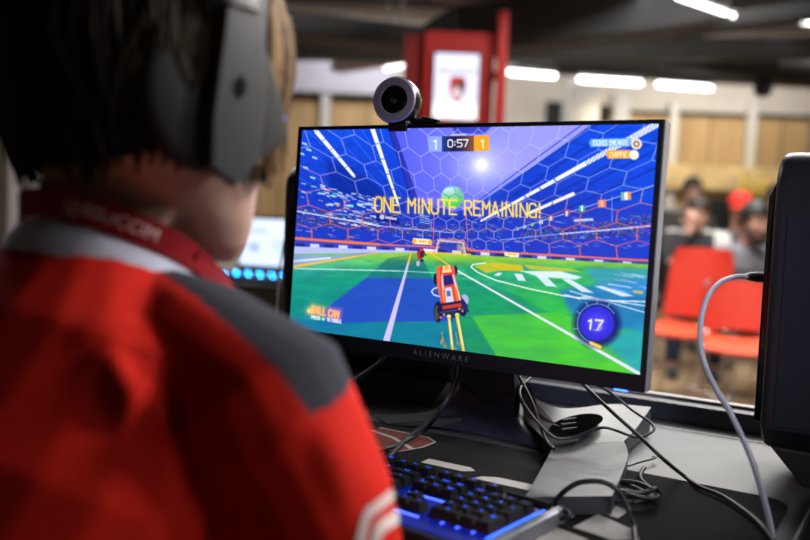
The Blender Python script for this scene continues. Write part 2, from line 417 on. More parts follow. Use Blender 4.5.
def red_chair(label, loc, rot, seat_h=.45, back_h=.40, ms=None, group='red chairs facing the desk', name='stacking_chair', wd=.45):
    """front towards local -y"""
    root = thing(name, label, 'chair', loc, (0, 0, rot), group); ms = ms or (m_orange, m_orange2)
    def seat(s, t):
        x = (s - .5) * (wd - .04 * t); y = -.21 + .42 * t
        return (x, y, seat_h + .012 * (2 * s - 1) ** 2 * 1.5 - .03 * max(0, .2 - t) / .2 - .012 * math.sin(PI * t))
    local(sheet(seat, 14, 14, .016), 'seat', ms[0], root)
    def back(s, t):
        w = wd - .03 * t - .05 * max(0, t - .8) / .2; x = (s - .5) * w
        return (x, .225 + .10 * t - .045 * (2 * s - 1) ** 2, seat_h + .05 + back_h * t)
    local(sheet(back, 14, 14, .014), 'backrest', ms[1], root)
    for s in (-1, 1):
        x = s * (wd / 2 - .025)
        leg = [(x * .95, .30, seat_h + .2), (x * .97, .24, seat_h + .04), (x, .17, seat_h - .025), (x, -.14, seat_h - .025), (x * 1.1, -.19, seat_h - .06), (x * 1.2, -.22, .05), (x * 1.2, -.20, .012), (x * 1.2, .22, .012), (x * 1.18, .24, .04), (x * 1.02, .15, seat_h - .03)]
        local(MB().tube(leg, .0095, 8, 4), 'leg', m_chrome, root)
    local(MB().sweep([(-.2, .02, seat_h - .03), (.2, .02, seat_h - .03)], [.008, .008], seg=8), 'crossbar', m_chrome, root)
    return root
def place_px(px, d, z=0): p = at(px, 300, d); u = uat(px, d); return rm(u, d, z)
FACE = ROOM_A
red_chair('bright red plastic chair with chrome legs behind the upright grey cable', place_px(749, 4.62), FACE - .30, .45, .27, wd=.40)
red_chair('taller red plastic chair between the monitor and the grey cable', place_px(691, 5.15), FACE - .62, .46, .42, wd=.40)

# ---- far desks with dark monitors
m_desk_w = M('white_laminate', rgb(214, 212, 206), .6, var=.04)
def far_desk(label, u0, u1, w, zt):
    root = thing('office_desk', label, 'desk', rm((u0 + u1) / 2, w, 0))
    slab(MB(), u0, u1, w, w + .7, .70, .74, .006).build('tabletop', m_desk_w, root, smooth=0)
    slab(MB(), u0, u1, w + .70, w + .74, .3, zt, .01).build('screen_panel', m_desk_w, root, smooth=0)
    for u in (u0 + .04, u1 - .04): slab(MB(), u - .03, u + .03, w + .05, w + .65, 0, .70, .005).build('leg', m_greyp, root, smooth=0)
def far_monitor(label, u, w, wd, ht, z0, yaw=0):
    c = rm(u, w, z0); root = thing('desktop_monitor', label, 'monitor', rm(u, w, .74), (0, 0, ROOM_A + yaw), 'dark monitors on the far desks')
    local(MB().box((0, 0, z0 - .74 + ht / 2), (wd, .04, ht), .008), 'screen', m_blackpl, root)
    local(MB().box((0, .05, (z0 - .74) / 2 + .06), (.06, .02, z0 - .74 + .12), .004), 'neck', m_blackpl, root)
    local(MB().box((0, .04, .006), (.22, .18, .012), .004), 'base', m_blackpl, root)
far_desk('white desk with a low white screen behind the seated people', uat(640, 8.5), uat(716, 8.5), 8.5, 1.24)
far_desk('white desk behind the man in the red cap', uat(722, 8.5), uat(830, 8.5), 8.5, 1.12)
far_monitor('dark monitor on the white desk at the right edge of the main screen', uat(660, 8.75), 8.75, .42, .34, .86, .5)
far_monitor('dark monitor standing left of the red cap', uat(727, 8.8), 8.8, .5, .36, .98)
far_monitor('dark monitor behind the bearded man', uat(784, 8.8), 8.8, .5, .36, .95)
m_yel = M('yellow_plastic', rgb(216, 186, 96), .4, var=.2, scale=10)
for i, (px, h) in enumerate(((741, .30), (751, .24), (761, .27), (771, .22), (781, .25))):
    p = rm(uat(px, 10.3), 10.3, 1.42); mb = MB()
    mb.lathe([(0, 0), (.046, 0), (.05, .02), (.05, h * .6), (.02, h * .8), (.02, h), (0, h)], p, (0, 0, 1), 14)
    tag(mb.build('bottle', m_yel), 'blurred yellow bottle in the row on the far counter', 'bottle', 'yellow bottles on the far counter')
tag(slab(MB(), uat(730, 10.3), uat(790, 10.3), 10.1, 10.6, 0, 1.42, .01).build('serving_counter', m_dkgrey, smooth=0), 'dark far counter carrying the row of yellow bottles', 'counter')

# ================================================================== THE DESK
DZ = .74
m_lam = M('grey_laminate', rgb(66, 68, 71), .5, var=.12, scale=14, bump=.15, bscale=60)
m_rail = M('blue_black_rail', rgb(36, 38, 50), .4, var=.1)
m_alu = M('brushed_aluminium', rgb(150, 148, 150), .5, .5, var=.06)
m_mat = M('black_mat_cloth', (.0075, .0074, .0082), .95, var=.25, scale=300, bump=.6, bscale=1200, spec=.15)
m_matwhite = M('mat_white_print', rgb(176, 172, 168), .9, var=.08, scale=300)
m_matred = M('mat_red_print', rgb(112, 46, 34), .9, var=.1, scale=300)
desk = thing('desk', 'grey laminate computer desk with a metal edged rear rail', 'desk', (.25, .1, 0))
MB().box((.30, .06, DZ - .0125), (1.70, .90, .025), .004).build('tabletop', m_lam, desk, smooth=0)
# inlaid white line of the rear cable flap, the raised rail and its metal edge
MB().box((.30, .397, DZ + .0006), (1.68, .0032, .0012), 0).build('flap_seam', M('pale_seam', rgb(190, 190, 192), .5), desk, smooth=0)
MB().box((.30, .470, DZ + .0165), (1.70, .05, .033), .003).build('rear_rail', m_rail, desk, smooth=0)
MB().box((.30, .484, DZ + .036), (1.70, .016, .006), .002).build('rail_edge', m_alu, desk, smooth=0)
for x in (-.48, 1.08):
    for y in (-.33, .45): MB().box((x, y, (DZ - .025) / 2), (.05, .05, DZ - .025), .004).build('leg', m_greydk, desk, smooth=0)

# mat with printed marks
mat_root = thing('desk_mat', 'large black cloth desk mat with white and red brown printed marks', 'desk mat', (.0, -.1, DZ))
def rrect(x0, x1, y0, y1, r, n=6):
    P = []
    for (cx, cy, a) in ((x1 - r, y1 - r, 0), (x0 + r, y1 - r, 90), (x0 + r, y0 + r, 180), (x1 - r, y0 + r, 270)):
        for k in range(n + 1): t = math.radians(a + 90 * k / n); P.append((cx + r * math.cos(t), cy + r * math.sin(t)))
    return P
MB().prism(rrect(-.52, .435, -.365, .10, .03), (0, 0, DZ + .0002), (1, 0, 0), (0, 1, 0), (0, 0, 1), .0038, .001).build('mat_cloth', m_mat, mat_root, smooth=0)
MZ = DZ + .0043
def flat(poly, mb=None, z=MZ): 
    mb = mb or MB(); mb.add([(x, y, z) for x, y in poly], [tuple(range(len(poly)))]); return mb
def px_poly(P): return [tuple(onz(x, y, MZ)[:2]) for x, y in P]
for P in [[(-.004, -.030), (.06, -.030), (.072, -.040), (.060, -.052), (-.004, -.052)], [(.090, -.056), (.108, -.046), (.160, -.046), (.160, -.070), (.084, -.070)]] + [px_poly(P) for P in ([(549, 520), (566, 511), (575, 516), (559, 525)], [(573, 527), (598, 514), (634, 530), (640, 540), (612, 540)], [(536, 533), (556, 527), (590, 540), (520, 548)], [(616, 506), (629, 511), (618, 518), (604, 514)])]:
    flat(P).build('white_print', m_matwhite, mat_root, smooth=0)
lg = [(-.150, .068), (-.062, .066), (-.040, .050), (-.040, .014), (-.055, -.03), (-.15, -.03)]
flat(lg).build('red_mark', m_matred, mat_root, smooth=0)
mb = MB(); P = [V((x, y, MZ + .0004)) for x, y in lg] + [V((lg[0][0], lg[0][1], MZ + .0004))]
mb.ribbon(P[:6], [V((0, 0, 1))] * 6, .0035); mb.ribbon([V((-.15, .045, MZ + .0004)), V((-.10, .03, MZ + .0004)), V((-.045, -.005, MZ + .0004))], [V((0, 0, 1))] * 3, .007)
mb.build('mark_outline', m_matwhite, mat_root, smooth=0)

# ================================================================== PC TOWERS
m_tower = M('tower_shell', (.014, .0143, .020), .38, var=.1, scale=6, spec=.45)
m_towerside = M('tower_side', (.014, .0148, .023), .6, var=.1, scale=8, spec=.2)
m_towertop = M('tower_top_sheen', (.03, .03, .033), .3, var=.1, coat=.3)
def tower(label, x0, y0, L=.43, zt=1.178):
    W = .19; z0 = DZ + .045
    root = thing('desktop_computer', label, 'computer', (x0 + L / 2, y0 + W / 2, DZ), group=None)
    Hh = zt - z0
    # side silhouette (x from front to back, z up): rounded top front, cut under-nose
    RT_ = .050; P = [(.028, 0), (W - .028, 0), (W, .03), (W, Hh - RT_)] + [(W - RT_ + RT_ * math.cos(t), Hh - RT_ + RT_ * math.sin(t)) for t in [PI / 2 * k / 8 for k in range(1, 9)]] + [(RT_ + RT_ * math.cos(t), Hh - RT_ + RT_ * math.sin(t)) for t in [PI / 2 + PI / 2 * k / 8 for k in range(0, 9)]] + [(0, .03)]
    MB().prism(P, (x0, y0, z0), (0, 1, 0), (0, 0, 1), (1, 0, 0), L, .016, seg=4).build('shell', m_tower, root, smooth=35)
    # side panel below a fine seam
    Q = [(.018, .034), (L - .03, .034), (L - .03, Hh - .085), (.018, Hh - .085)]
    MB().prism(Q, (x0, y0 + .001, z0), (1, 0, 0), (0, 0, 1), (0, -1, 0), .0025, .001).build('side_panel', m_towerside, root, smooth=0)
    # front ring standing proud of the nose, further side
    R_ = [(-.002, Hh - .05 - .0)] 
    ring = MB(); ring.prism([(-.012, .03), (.006, .03), (.006, Hh - .045), (-.003, Hh - .04), (-.012, Hh - .06)], (x0, y0 + W - .02, z0), (1, 0, 0), (0, 0, 1), (0, -1, 0), W - .05, .004)
    ring.build('front_panel', m_blackgl, root, smooth=35)
    for k, zz in enumerate((.16, .185, .21)):
        MB().box((x0 - .0125, y0 + W / 2, z0 + zz + .06), (.002, .014, .007), .0008).build('port', m_greydk, root, smooth=0)
    # tapering foot
    MB().prism([(.055, 0), (L - .05, 0), (L - .02, .047), (.012, .047)], (x0, y0 + W - .02, DZ + .0005), (1, 0, 0), (0, 0, 1), (0, -1, 0), W - .04, .004).build('foot', m_blackpl, root, smooth=0)
    return root
tower('black desktop computer with rounded top edge at the right, grey cable plugged into its front', .381, .165)
tower('black desktop computer standing behind the left half of the monitor', -.505, .245, .385, 1.165)

# black slab with a silver edge at the right end of the desk
sl = thing('flat_case', 'flat black slab with a silver edge at the lower right corner', 'case', (.60, .0, DZ))
MB().box((.605, -.06, DZ + .012), (.28, .38, .020), .004).build('body', m_blackgl, sl, smooth=0)
MB().box((.4635, -.06, DZ + .0125), (.003, .38, .010), .001).build('silver_edge', m_alu, sl, smooth=0)

# ================================================================== MONITOR
mon = thing('gaming_monitor', 'large black monitor showing a car football game in an arena', 'monitor', (0, 0.12, DZ + .0045))
MR = Matrix.Rotation(-TILT, 4, 'X'); MX = Matrix.Translation(SCREEN_C) @ MR
def mon_part(mb, name, mat, parent=None, smooth=0, fixn=True):
    mb.v = [tuple(MX @ V(v)) for v in mb.v]; return mb.build(name, mat, parent or mon, smooth, fixn=fixn)
SW, SH = .5437, .3026
hx, hz = SW / 2, SH / 2
m_bez = M('bezel_black', (.0065, .0068, .010), .45, var=.1, spec=.2)
m_back = M('monitor_shell', (.02, .02, .025), .45, var=.1)
oL, oR, oT, oB = -hx - .0065, hx + .0070, hz + .0055, -hz - .0215
mon_part(MB().box(((oL + oR) / 2, .0115, (oT + oB) / 2), (oR - oL, .020, oT - oB), .003), 'back_shell', m_back)
mon_part(MB().box(((oL + oR) / 2, .036, .0), (.36, .03, .2), .012), 'back_bulge', m_back)
fr = MB()
for (a, b, c, d) in ((oL, oR, hz, oT), (oL, oR, oB, -hz), (oL, -hx, -hz, hz), (hx, oR, -hz, hz)): fr.box(((a + b) / 2, -.0005, (c + d) / 2), (b - a, .005, d - c), .0008)
bez = mon_part(fr, 'bezel', m_bez)
edge = MB(); edge.box((oR + .0006, .010, (oT + oB) / 2), (.0012, .02, oT - oB - .004), .0004)
mon_part(edge, 'side_trim', m_alu)
tx = MB(); vs, fs = text_shape('A L I E N W A R E', .0105)
tx.add([(v.x * 1.08 - .004, -.00315, v.y - hz - .0105) for v in vs], fs)
mon_part(tx, 'brand_lettering', M('lettering_grey', rgb(92, 94, 104), .5), bez, fixn=False)
mon_part(MB().box((hx - .022, -.0005, oB - .0002), (.017, .006, .0022), .0008), 'power_light', E('power_led', (.03, .12, 1.0), 6))
# the screen picture itself
screen_mesh_args = None
NX, NZ = 600, 334
ux = np.linspace(-hx, hx, NX); uz = np.linspace(hz, -hz, NZ)
GX, GZ = np.meshgrid(ux, uz)
MXn = np.array(MX); P3 = np.stack([GX, np.full_like(GX, -.0012), GZ, np.ones_like(GX)], -1) @ MXn.T
rel = P3[..., :3] - np.array(CAM); dd = rel @ np.array(FW)
X = 405 + FPX * (rel @ np.array(RT)) / dd; Y = 270 - FPX * (rel @ np.array(UP)) / dd   # drawing frame for the picture on the panel
IMG = np.zeros((NZ, NX, 3))
def C8(*c): return np.array(c, float) / 255
def mix(a, col, alpha=1.0):
    a = np.clip(a * alpha, 0, 1)[..., None]; IMG[:] = IMG * (1 - a) + np.asarray(col) * a
def addc(a, col): IMG[:] = np.clip(IMG + a[..., None] * np.asarray(col), 0, 1)
def seg(p, q):
    dx, dy = q[0] - p[0], q[1] - p[1]; L2 = dx * dx + dy * dy + 1e-9
    t = np.clip(((X - p[0]) * dx + (Y - p[1]) * dy) / L2, 0, 1); return np.hypot(X - p[0] - t * dx, Y - p[1] - t * dy), t
def line(p, q, w0, col, w1=None, alpha=1.0, f=.5):
    d, t = seg(p, q); w = w0 + ((w1 if w1 is not None else w0) - w0) * t; mix(np.clip((w / 2 - d) / f + .5, 0, 1) * np.clip(w / .7, 0, 1), col, alpha)
def pline(P, w, col, alpha=1.0, f=.5):
    d = np.full_like(X, 1e9)
    for a, b in zip(P[:-1], P[1:]): d = np.minimum(d, seg(a, b)[0])
    mix(np.clip((w / 2 - d) / f + .5, 0, 1), col, alpha)
def polym(P, f=.8):
    ins = np.zeros(X.shape, bool); d = np.full_like(X, 1e9); n = len(P)
    for i in range(n):
        (x0, y0), (x1, y1) = P[i], P[(i + 1) % n]
        if y0 != y1:
            c = ((y0 > Y) != (y1 > Y)) & (X < (x1 - x0) * (Y - y0) / (y1 - y0) + x0); ins ^= c
        d = np.minimum(d, seg((x0, y0), (x1, y1))[0])
    return np.clip(np.where(ins, d, -d) / f + .5, 0, 1)
def poly(P, col, alpha=1.0, f=.8): mix(polym(P, f), col, alpha)
def disc(c, r, col, alpha=1.0, f=.7, ry=None): mix(np.clip((1 - np.hypot((X - c[0]) / r, (Y - c[1]) / (ry or r))) * r / f + .5, 0, 1), col, alpha)
def glow(c, r, col, a=1.0): g = np.exp(-((X - c[0]) ** 2 + (Y - c[1]) ** 2) / (r * r)); addc(g * a, col)
def vnoise(sx, sy, seed=0):
    r = np.random.default_rng(seed); g = r.random((64, 64)); xx = X / sx; yy = Y / sy; i = np.floor(xx).astype(int); j = np.floor(yy).astype(int); fx = xx - i; fy = yy - j
    fx = fx * fx * (3 - 2 * fx); fy = fy * fy * (3 - 2 * fy); G = lambda a, b: g[a % 64, b % 64]
    return (G(i, j) * (1 - fx) + G(i + 1, j) * fx) * (1 - fy) + (G(i, j + 1) * (1 - fx) + G(i + 1, j + 1) * fx) * fy
FONT = {'O': ['0,1 0,5 1,6 3,6 4,5 4,1 3,0 1,0 0,1'], 'N': ['0,0 0,6 4,0 4,6'], 'E': ['4,0 0,0 0,6 4,6', '0,3 3,3'], 'M': ['0,0 0,6 2,3 4,6 4,0'], 'I': ['2,0 2,6'], 'U': ['0,6 0,1 1,0 3,0 4,1 4,6'],
 'T': ['0,6 4,6', '2,6 2,0'], 'R': ['0,0 0,6 3,6 4,5 4,4 3,3 0,3', '2,3 4,0'], 'A': ['0,0 2,6 4,0', '.8,2 3.2,2'], 'G': ['4,5 3,6 1,6 0,5 0,1 1,0 4,0 4,3 2.5,3'], '!': ['2,6 2,2', '2,.6 2,0'], ' ': [],
 'B': ['0,0 0,6 3,6 4,5 4,4 3,3 0,3', '3,3 4,2 4,1 3,0 0,0'], 'L': ['0,6 0,0 4,0'], 'C': ['4,5 3,6 1,6 0,5 0,1 1,0 3,0 4,1'], 'P': ['0,0 0,6 3,6 4,5 4,4 3,3 0,3'], 'S': ['4,5 3,6 1,6 0,5 0,4 1,3 3,3 4,2 4,1 3,0 1,0 0,1'],
 'H': ['0,0 0,6', '4,0 4,6', '0,3 4,3'], 'K': ['0,0 0,6', '4,6 0,3 4,0'], '[': ['3,6 1.5,6 1.5,0 3,0'], ']': ['1,6 2.5,6 2.5,0 1,0'], '0': ['0,1 0,5 1,6 3,6 4,5 4,1 3,0 1,0 0,1'], '1': ['1,5 2.3,6 2.3,0'], '7': ['0,6 4,6 1.5,0'],
 '5': ['4,6 0,6 0,3.4 3,3.4 4,2.6 4,1 3,0 0,0'], '3': ['0,6 4,6 2,3.6 3.5,3 4,2 4,1 3,0 0,0'], ':': ['2,4.5 2,4', '2,2 2,1.5'], 'D': ['0,0 0,6 3,6 4,5 4,1 3,0 0,0'], 'Y': ['0,6 2,3 4,6', '2,3 2,0']}
def write(s, p0, p1, h0, h1, w, col, alpha=1.0, slant=0.0, f=.5, narrow={'I': .45, '!': .4, '1': .7, ':': .4, ' ': .6, '[': .5, ']': .5}):
    tot = sum(narrow.get(c, 1) + .32 for c in s) - .32; t = 0; dm = np.full_like(X, 1e9)
    for ch in s:
        nw = narrow.get(ch, 1); wide = 1 if ch not in narrow or ch == ' ' else nw
        def T(a, b, t=t, nw=nw):
            a = (a - 2) / 4 * (1 if nw > .9 else 1) + nw / 2; s_ = (t + a) / tot
            return (p0[0] + (p1[0] - p0[0]) * s_ + slant * b / 6 * (h0 + (h1 - h0) * s_), p0[1] + (p1[1] - p0[1]) * s_ - b / 6 * (h0 + (h1 - h0) * s_))
        for st in FONT.get(ch, []):
            q = [T(*map(float, v.split(','))) for v in st.split(' ')]
            for a, b in zip(q[:-1], q[1:]): dm = np.minimum(dm, seg(a, b)[0])
        t += nw + .32
    mix(np.clip((w / 2 - dm) / f + .5, 0, 1), col, alpha); return dm

# --- arena roof
IMG[:] = C8(24, 70, 205)
g = np.clip((Y - 125) / 100, 0, 1)[..., None]; IMG[:] = C8(24, 78, 222) * (1 - g) + C8(26, 52, 176) * g
mix(np.clip((X - 560) / 100, 0, 1), C8(14, 78, 222), .7)
sky = polym([(386, 120), (600, 118), (481, 206), (455, 212), (413, 199)], 1.5)
t = np.clip((X - 390) / 130, 0, 1)[..., None]; skyc = C8(84, 92, 232) * (1 - t) + C8(158, 156, 250) * t; v = np.clip((Y - 170) / 45, 0, 1)[..., None]; skyc = skyc * (1 - v) + C8(92, 100, 232) * v
IMG[:] = IMG * (1 - sky[..., None]) + skyc * sky[..., None]
poly([(447, 118), (500, 118), (484, 134), (455, 133)], C8(40, 52, 178), .8, 2)
poly([(386, 125), (393, 125), (418, 199), (411, 199)], C8(30, 40, 150), .75)
line((597, 124), (478, 206), 3.2, C8(26, 62, 190)); line((583, 124), (470, 207), 1.2, C8(30, 70, 200), alpha=.9)
for (a, b) in (((300, 140), (372, 205)), ((304, 128), (380, 196)), ((330, 128), (392, 200)), ((345, 128), (396, 190)), ((360, 127), (402, 196)), ((296, 175), (350, 212)), ((295, 160), (360, 212))): line(a, b, 1.0, C8(70, 120, 240), alpha=.5)
poly([(326, 160), (352, 168), (378, 186), (396, 208), (330, 190)], C8(10, 34, 130), .6, 6)
for (a, b) in (((655, 150), (540, 210)), ((655, 168), (560, 212)), ((655, 186), (575, 215)), ((655, 140), (520, 214)), ((620, 124), (500, 205))): line(a, b, 2.2, C8(8, 44, 160), alpha=.6, f=1.2)
mix((vnoise(9, 3, 4) > .72) * (1 - sky), C8(14, 50, 170), .3)
# light strips
line((316, 131), (354, 176), 4.4, C8(238, 242, 255), 3.0); line((372.5, 129), (398.5, 205), 4.6, C8(236, 242, 255), 2.0)
for k in range(6):
    a = k / 5; line((316 + 38 * a - 3, 131 + 45 * a + 1.5), (316 + 38 * a + 3, 131 + 45 * a - 1.5), .7, C8(40, 80, 200), alpha=.8); line((372.5 + 26 * a - 4, 129 + 76 * a), (372.5 + 26 * a + 4, 129 + 76 * a - 1), .9, C8(40, 80, 200), alpha=.9)
line((659, 123), (481, 221), 6.5, C8(236, 242, 255), 1.8)
d, t_ = seg((659, 123), (481, 221)); hatch = (np.sin((X + Y * .6) * 2.2) > .35) & (d < 2.4) & (X > 585); mix(hatch.astype(float), C8(60, 110, 225), .75)
for xx in (555, 540, 525, 511, 499): line((xx - 2, 123 + (659 - xx) * .5506 - 3), (xx + 2, 123 + (659 - xx) * .5506 + 3), 1.2, C8(30, 70, 200))
line((573, 194), (527, 214), 3.6, C8(242, 246, 255), 2.4); line((553, 202), (551, 206), 1, C8(30, 70, 200))
# sun
glow((481, 165), 24, C8(90, 90, 60), .6); glow((481, 165), 8, C8(120, 120, 100), .6); disc((481, 165), 4.6, C8(255, 255, 255))
# --- stands
st = polym([(285, 196), (330, 204), (390, 214), (440, 222), (500, 222), (560, 218), (670, 200), (670, 262), (470, 252), (380, 246), (285, 240)], 3)
mix(st, C8(34, 60, 186), .85)
n = RNG.random((NZ // 2 + 1, NX // 2 + 1, 3)); n = np.repeat(np.repeat(n, 2, 0), 2, 1)[:NZ, :NX]
crowd = polym([(285, 205), (380, 219), (440, 226), (440, 236), (380, 233), (285, 222)], 2) + polym([(520, 232), (600, 222), (670, 210), (670, 232), (600, 238), (520, 242)], 2) + polym([(437, 226), (500, 226), (503, 233), (437, 234)], 2)
IMG[:] = IMG * (1 - .42 * np.clip(crowd, 0, 1)[..., None]) + (n ** 1.6 * np.array([.75, .7, 1.25])) * .42 * np.clip(crowd, 0, 1)[..., None]
line((296, 211), (380, 226), 1.2, C8(225, 235, 255), alpha=.9); line((380, 226), (455, 233), 1, C8(190, 210, 255), alpha=.7)
line((560, 234), (650, 226), 1.4, C8(225, 235, 255), alpha=.8); line((500, 240), (560, 234), 1, C8(190, 200, 255), alpha=.6)
for k in range(130):   # lit board dashes at the left
    x = 300 + 74 * RNG.random(); y = 181 + (x - 300) * .22 + 34 * RNG.random() ** 1.2; 
    if x < 322 and RNG.random() < .6: continue
    line((x, y), (x + 1.5 + 5 * RNG.random(), y + .8), .9 + .5 * RNG.random(), C8(225, 245, 245), alpha=.35 + .55 * RNG.random())
for (x, y) in ((302, 142), (306, 148), (312, 156), (303, 166), (299, 152), (310, 176), (320, 184)): poly([(x, y), (x + 5, y + 1.5), (x + 5.5, y + 3.6), (x + .4, y + 2)], C8(215, 245, 235), .8)
for (x, y, c) in ((328, 190, (255, 90, 90)), (334, 195, (80, 220, 160)), (345, 202, (230, 120, 240)), (352, 206, (90, 230, 220)), (338, 205, (250, 160, 80))): disc((x, y), 1.6, C8(*c), .8)
poly([(376, 213), (399, 216), (399, 224), (376, 221)], C8(16, 30, 120), .9); disc((382, 217), 2.4, C8(190, 200, 255)); line((386, 217.5), (396, 219), 2.2, C8(210, 220, 255), alpha=.85)
for k in range(8): line((420 + (k % 2) * 5, 215 + k * 1.2), (424 + (k % 2) * 5, 215.2 + k * 1.2), .9, C8(190, 230, 240), alpha=.7)
line((575, 220.5), (592, 219.5), 2.6, C8(214, 222, 255), alpha=.85)
# flags on a wire
line((654, 185.5), (513, 230), .8, C8(190, 205, 255), alpha=.8); line((575, 165 + 28), (654, 186), .4, C8(90, 140, 255))
for (x, y, w, h, cs) in ((626, 196.5, 10, 8, ((120, 190, 150), (250, 250, 250), (245, 150, 60))), (602, 204, 8, 7.5, ((240, 130, 90), (250, 190, 130), (240, 130, 90))), (582, 209, 6.4, 6, ((50, 170, 130), (240, 250, 245), (50, 170, 130))), (566.5, 214, 5, 5.4, ((70, 90, 200), (250, 250, 250), (230, 90, 100))), (551, 219, 4.4, 4.6, ((60, 180, 110), (250, 250, 240), (240, 110, 60))), (541, 222.5, 3.6, 3.8, ((250, 250, 250), (240, 140, 80), (250, 250, 250))), (532.5, 225, 3, 3.2, ((90, 190, 90), (240, 200, 60), (90, 190, 90))), (524.5, 227.5, 2.6, 2.8, ((240, 240, 240), (80, 190, 110), (240, 240, 240))), (518, 229.5, 2.2, 2.4, ((240, 100, 60), (240, 220, 60), (70, 170, 90)))):
    for k in range(3): xa = x - w / 2 + w * k / 3; poly([(xa, y - h / 2 - k * .3), (xa + w / 3, y - h / 2 - .3 - k * .3), (xa + w / 3, y + h / 2 - .3 - k * .3), (xa, y + h / 2 - k * .3)], C8(*cs[k]), .95, .5)
for k in range(220):
    x = 292 + 370 * RNG.random(); y = 214 + 34 * RNG.random()
    if 405 < x < 470 and y < 222: continue
    line((x, y), (x + 1 + 5 * RNG.random(), y + .4), .8, C8(*[(235, 200, 170), (190, 220, 255), (120, 170, 255), (250, 170, 90)][int(4 * RNG.random())]), alpha=.25 + .4 * RNG.random())
# --- hexagonal net
cx, cy = 462., 236.
px_, py_ = X - cx, (Y - cy) * 1.12; rho = np.hypot(px_, py_) + 1e-6
K, a_ = 64., 58.; rw = K * np.log1p(rho / a_) / rho; qx, qy = px_ * rw, py_ * rw
S = 12.2
def hexd(x, y, s):
    hx_, hy_ = s, s * math.sqrt(3)
    ax_ = (x % hx_) - hx_ / 2; ay_ = (y % hy_) - hy_ / 2; bx_ = ((x - hx_ / 2) % hx_) - hx_ / 2; by_ = ((y - hy_ / 2) % hy_) - hy_ / 2
    c = (ax_ ** 2 + ay_ ** 2) < (bx_ ** 2 + by_ ** 2); gx = np.abs(np.where(c, ax_, bx_)); gy = np.abs(np.where(c, ay_, by_))
    return s / 2 - np.maximum(gx, gx * .5 + gy * math.sqrt(3) / 2)
hd = hexd(qx + 2.5, qy + 1.0, S) * (1 + rho / a_) * (a_ / K)
ww = .42 + .0022 * rho
net = np.clip((ww - hd) / .55 + .35, 0, 1)
low = np.clip((Y - 186 - .0 * X) / 26, 0, 1) * np.clip((np.abs(X - 470) - 40) / 60, .25, 1)
left = np.clip((350 - X) / 50, 0, 1) * np.clip((Y - 140) / 30, 0, 1)
o_ = np.clip(np.maximum(low, left), 0, 1)[..., None]
netc = C8(190, 205, 255) * (1 - o_) + (C8(255, 118, 60) * np.clip((Y[..., None] - 175) / 40, 0, 1) + C8(255, 150, 165) * np.clip(1 - (Y[..., None] - 175) / 40, 0, 1)) * o_
amask = net * np.clip((259 - Y + (X - 470) * .045) / 3, 0, 1) * np.where(Y < 200, .55, .70)
IMG[:] = IMG * (1 - amask[..., None]) + netc * amask[..., None]
# frame rods of the net
for (a, b) in (((434, 212), (433, 250)), ((466, 212), (468, 250)), ((540, 214), (541, 236)), ((612, 196), (612, 222))): line(a, b, .7, C8(255, 120, 90) if a[0] < 500 else C8(120, 190, 255), alpha=.8)
# --- rail, boards, pitch
def ypitch(x): return 252.5 + np.clip((x - 420), 0, 400) * .052 + np.clip((420 - x), 0, 200) * .01
poly([(285, 238), (379, 245), (470, 250), (665, 262), (665, 400), (285, 400)], C8(60, 70, 190))
for k in range(26):
    x = 296 + k * 14.2; y = 243 + (x - 296) * .047 + np.clip(x - 470, 0, 300) * .02
    poly([(x, y), (x + 9, y + .5), (x + 9, y + 4), (x, y + 3.5)], C8(235, 240, 255) if k % 2 else C8(24, 40, 110), .85)
line((285, 237.6), (379, 244.5), 2.4, C8(255, 120, 50)); line((379, 244.5), (470, 248.5), 1.2, C8(255, 110, 50)); line((470, 250.5), (665, 261.5), 1.7, C8(255, 110, 60))
poly([(285, 246), (360, 249), (420, 251), (420, 253), (370, 254), (285, 256)], C8(205, 210, 255), .85); poly([(285, 257), (330, 254), (380, 252.5), (380, 254), (285, 262)], C8(90, 100, 225), .8)
PIT = np.clip((Y - ypitch(X)) / .8 + .5, 0, 1)
yy = np.clip((Y - 252) / 100, 0, 1); xx_ = np.clip((X - 290) / 360, 0, 1)
top = np.array([150, 208, 70]) / 255; midl = C8(28, 150, 130); lowr = C8(62, 186, 66); lowl = C8(20, 120, 150)
near = midl * (1 - xx_[..., None]) + C8(58, 178, 92) * xx_[..., None]; nearb = lowl * (1 - xx_[..., None]) + lowr * xx_[..., None]
f1 = np.clip(yy / .18, 0, 1)[..., None]; f2 = np.clip((yy - .3) / .7, 0, 1)[..., None]
pc = (top * (1 - f1) + near * f1) * (1 - f2) + nearb * f2
pc = pc * (.88 + .24 * vnoise(10, 3, 9))[..., None]
IMG[:] = IMG * (1 - PIT[..., None]) + pc * PIT[..., None]
mix(PIT * np.clip(1 - np.abs(Y - 264 + (X - 300) * .02) / 9, 0, 1) * np.clip((400 - X) / 120, 0, 1), C8(150, 225, 205), .55)
mix(PIT * np.clip((430 - X) / 150, 0, 1) * np.clip((300 - Y) / 40, 0, 1), C8(96, 200, 130), .35)
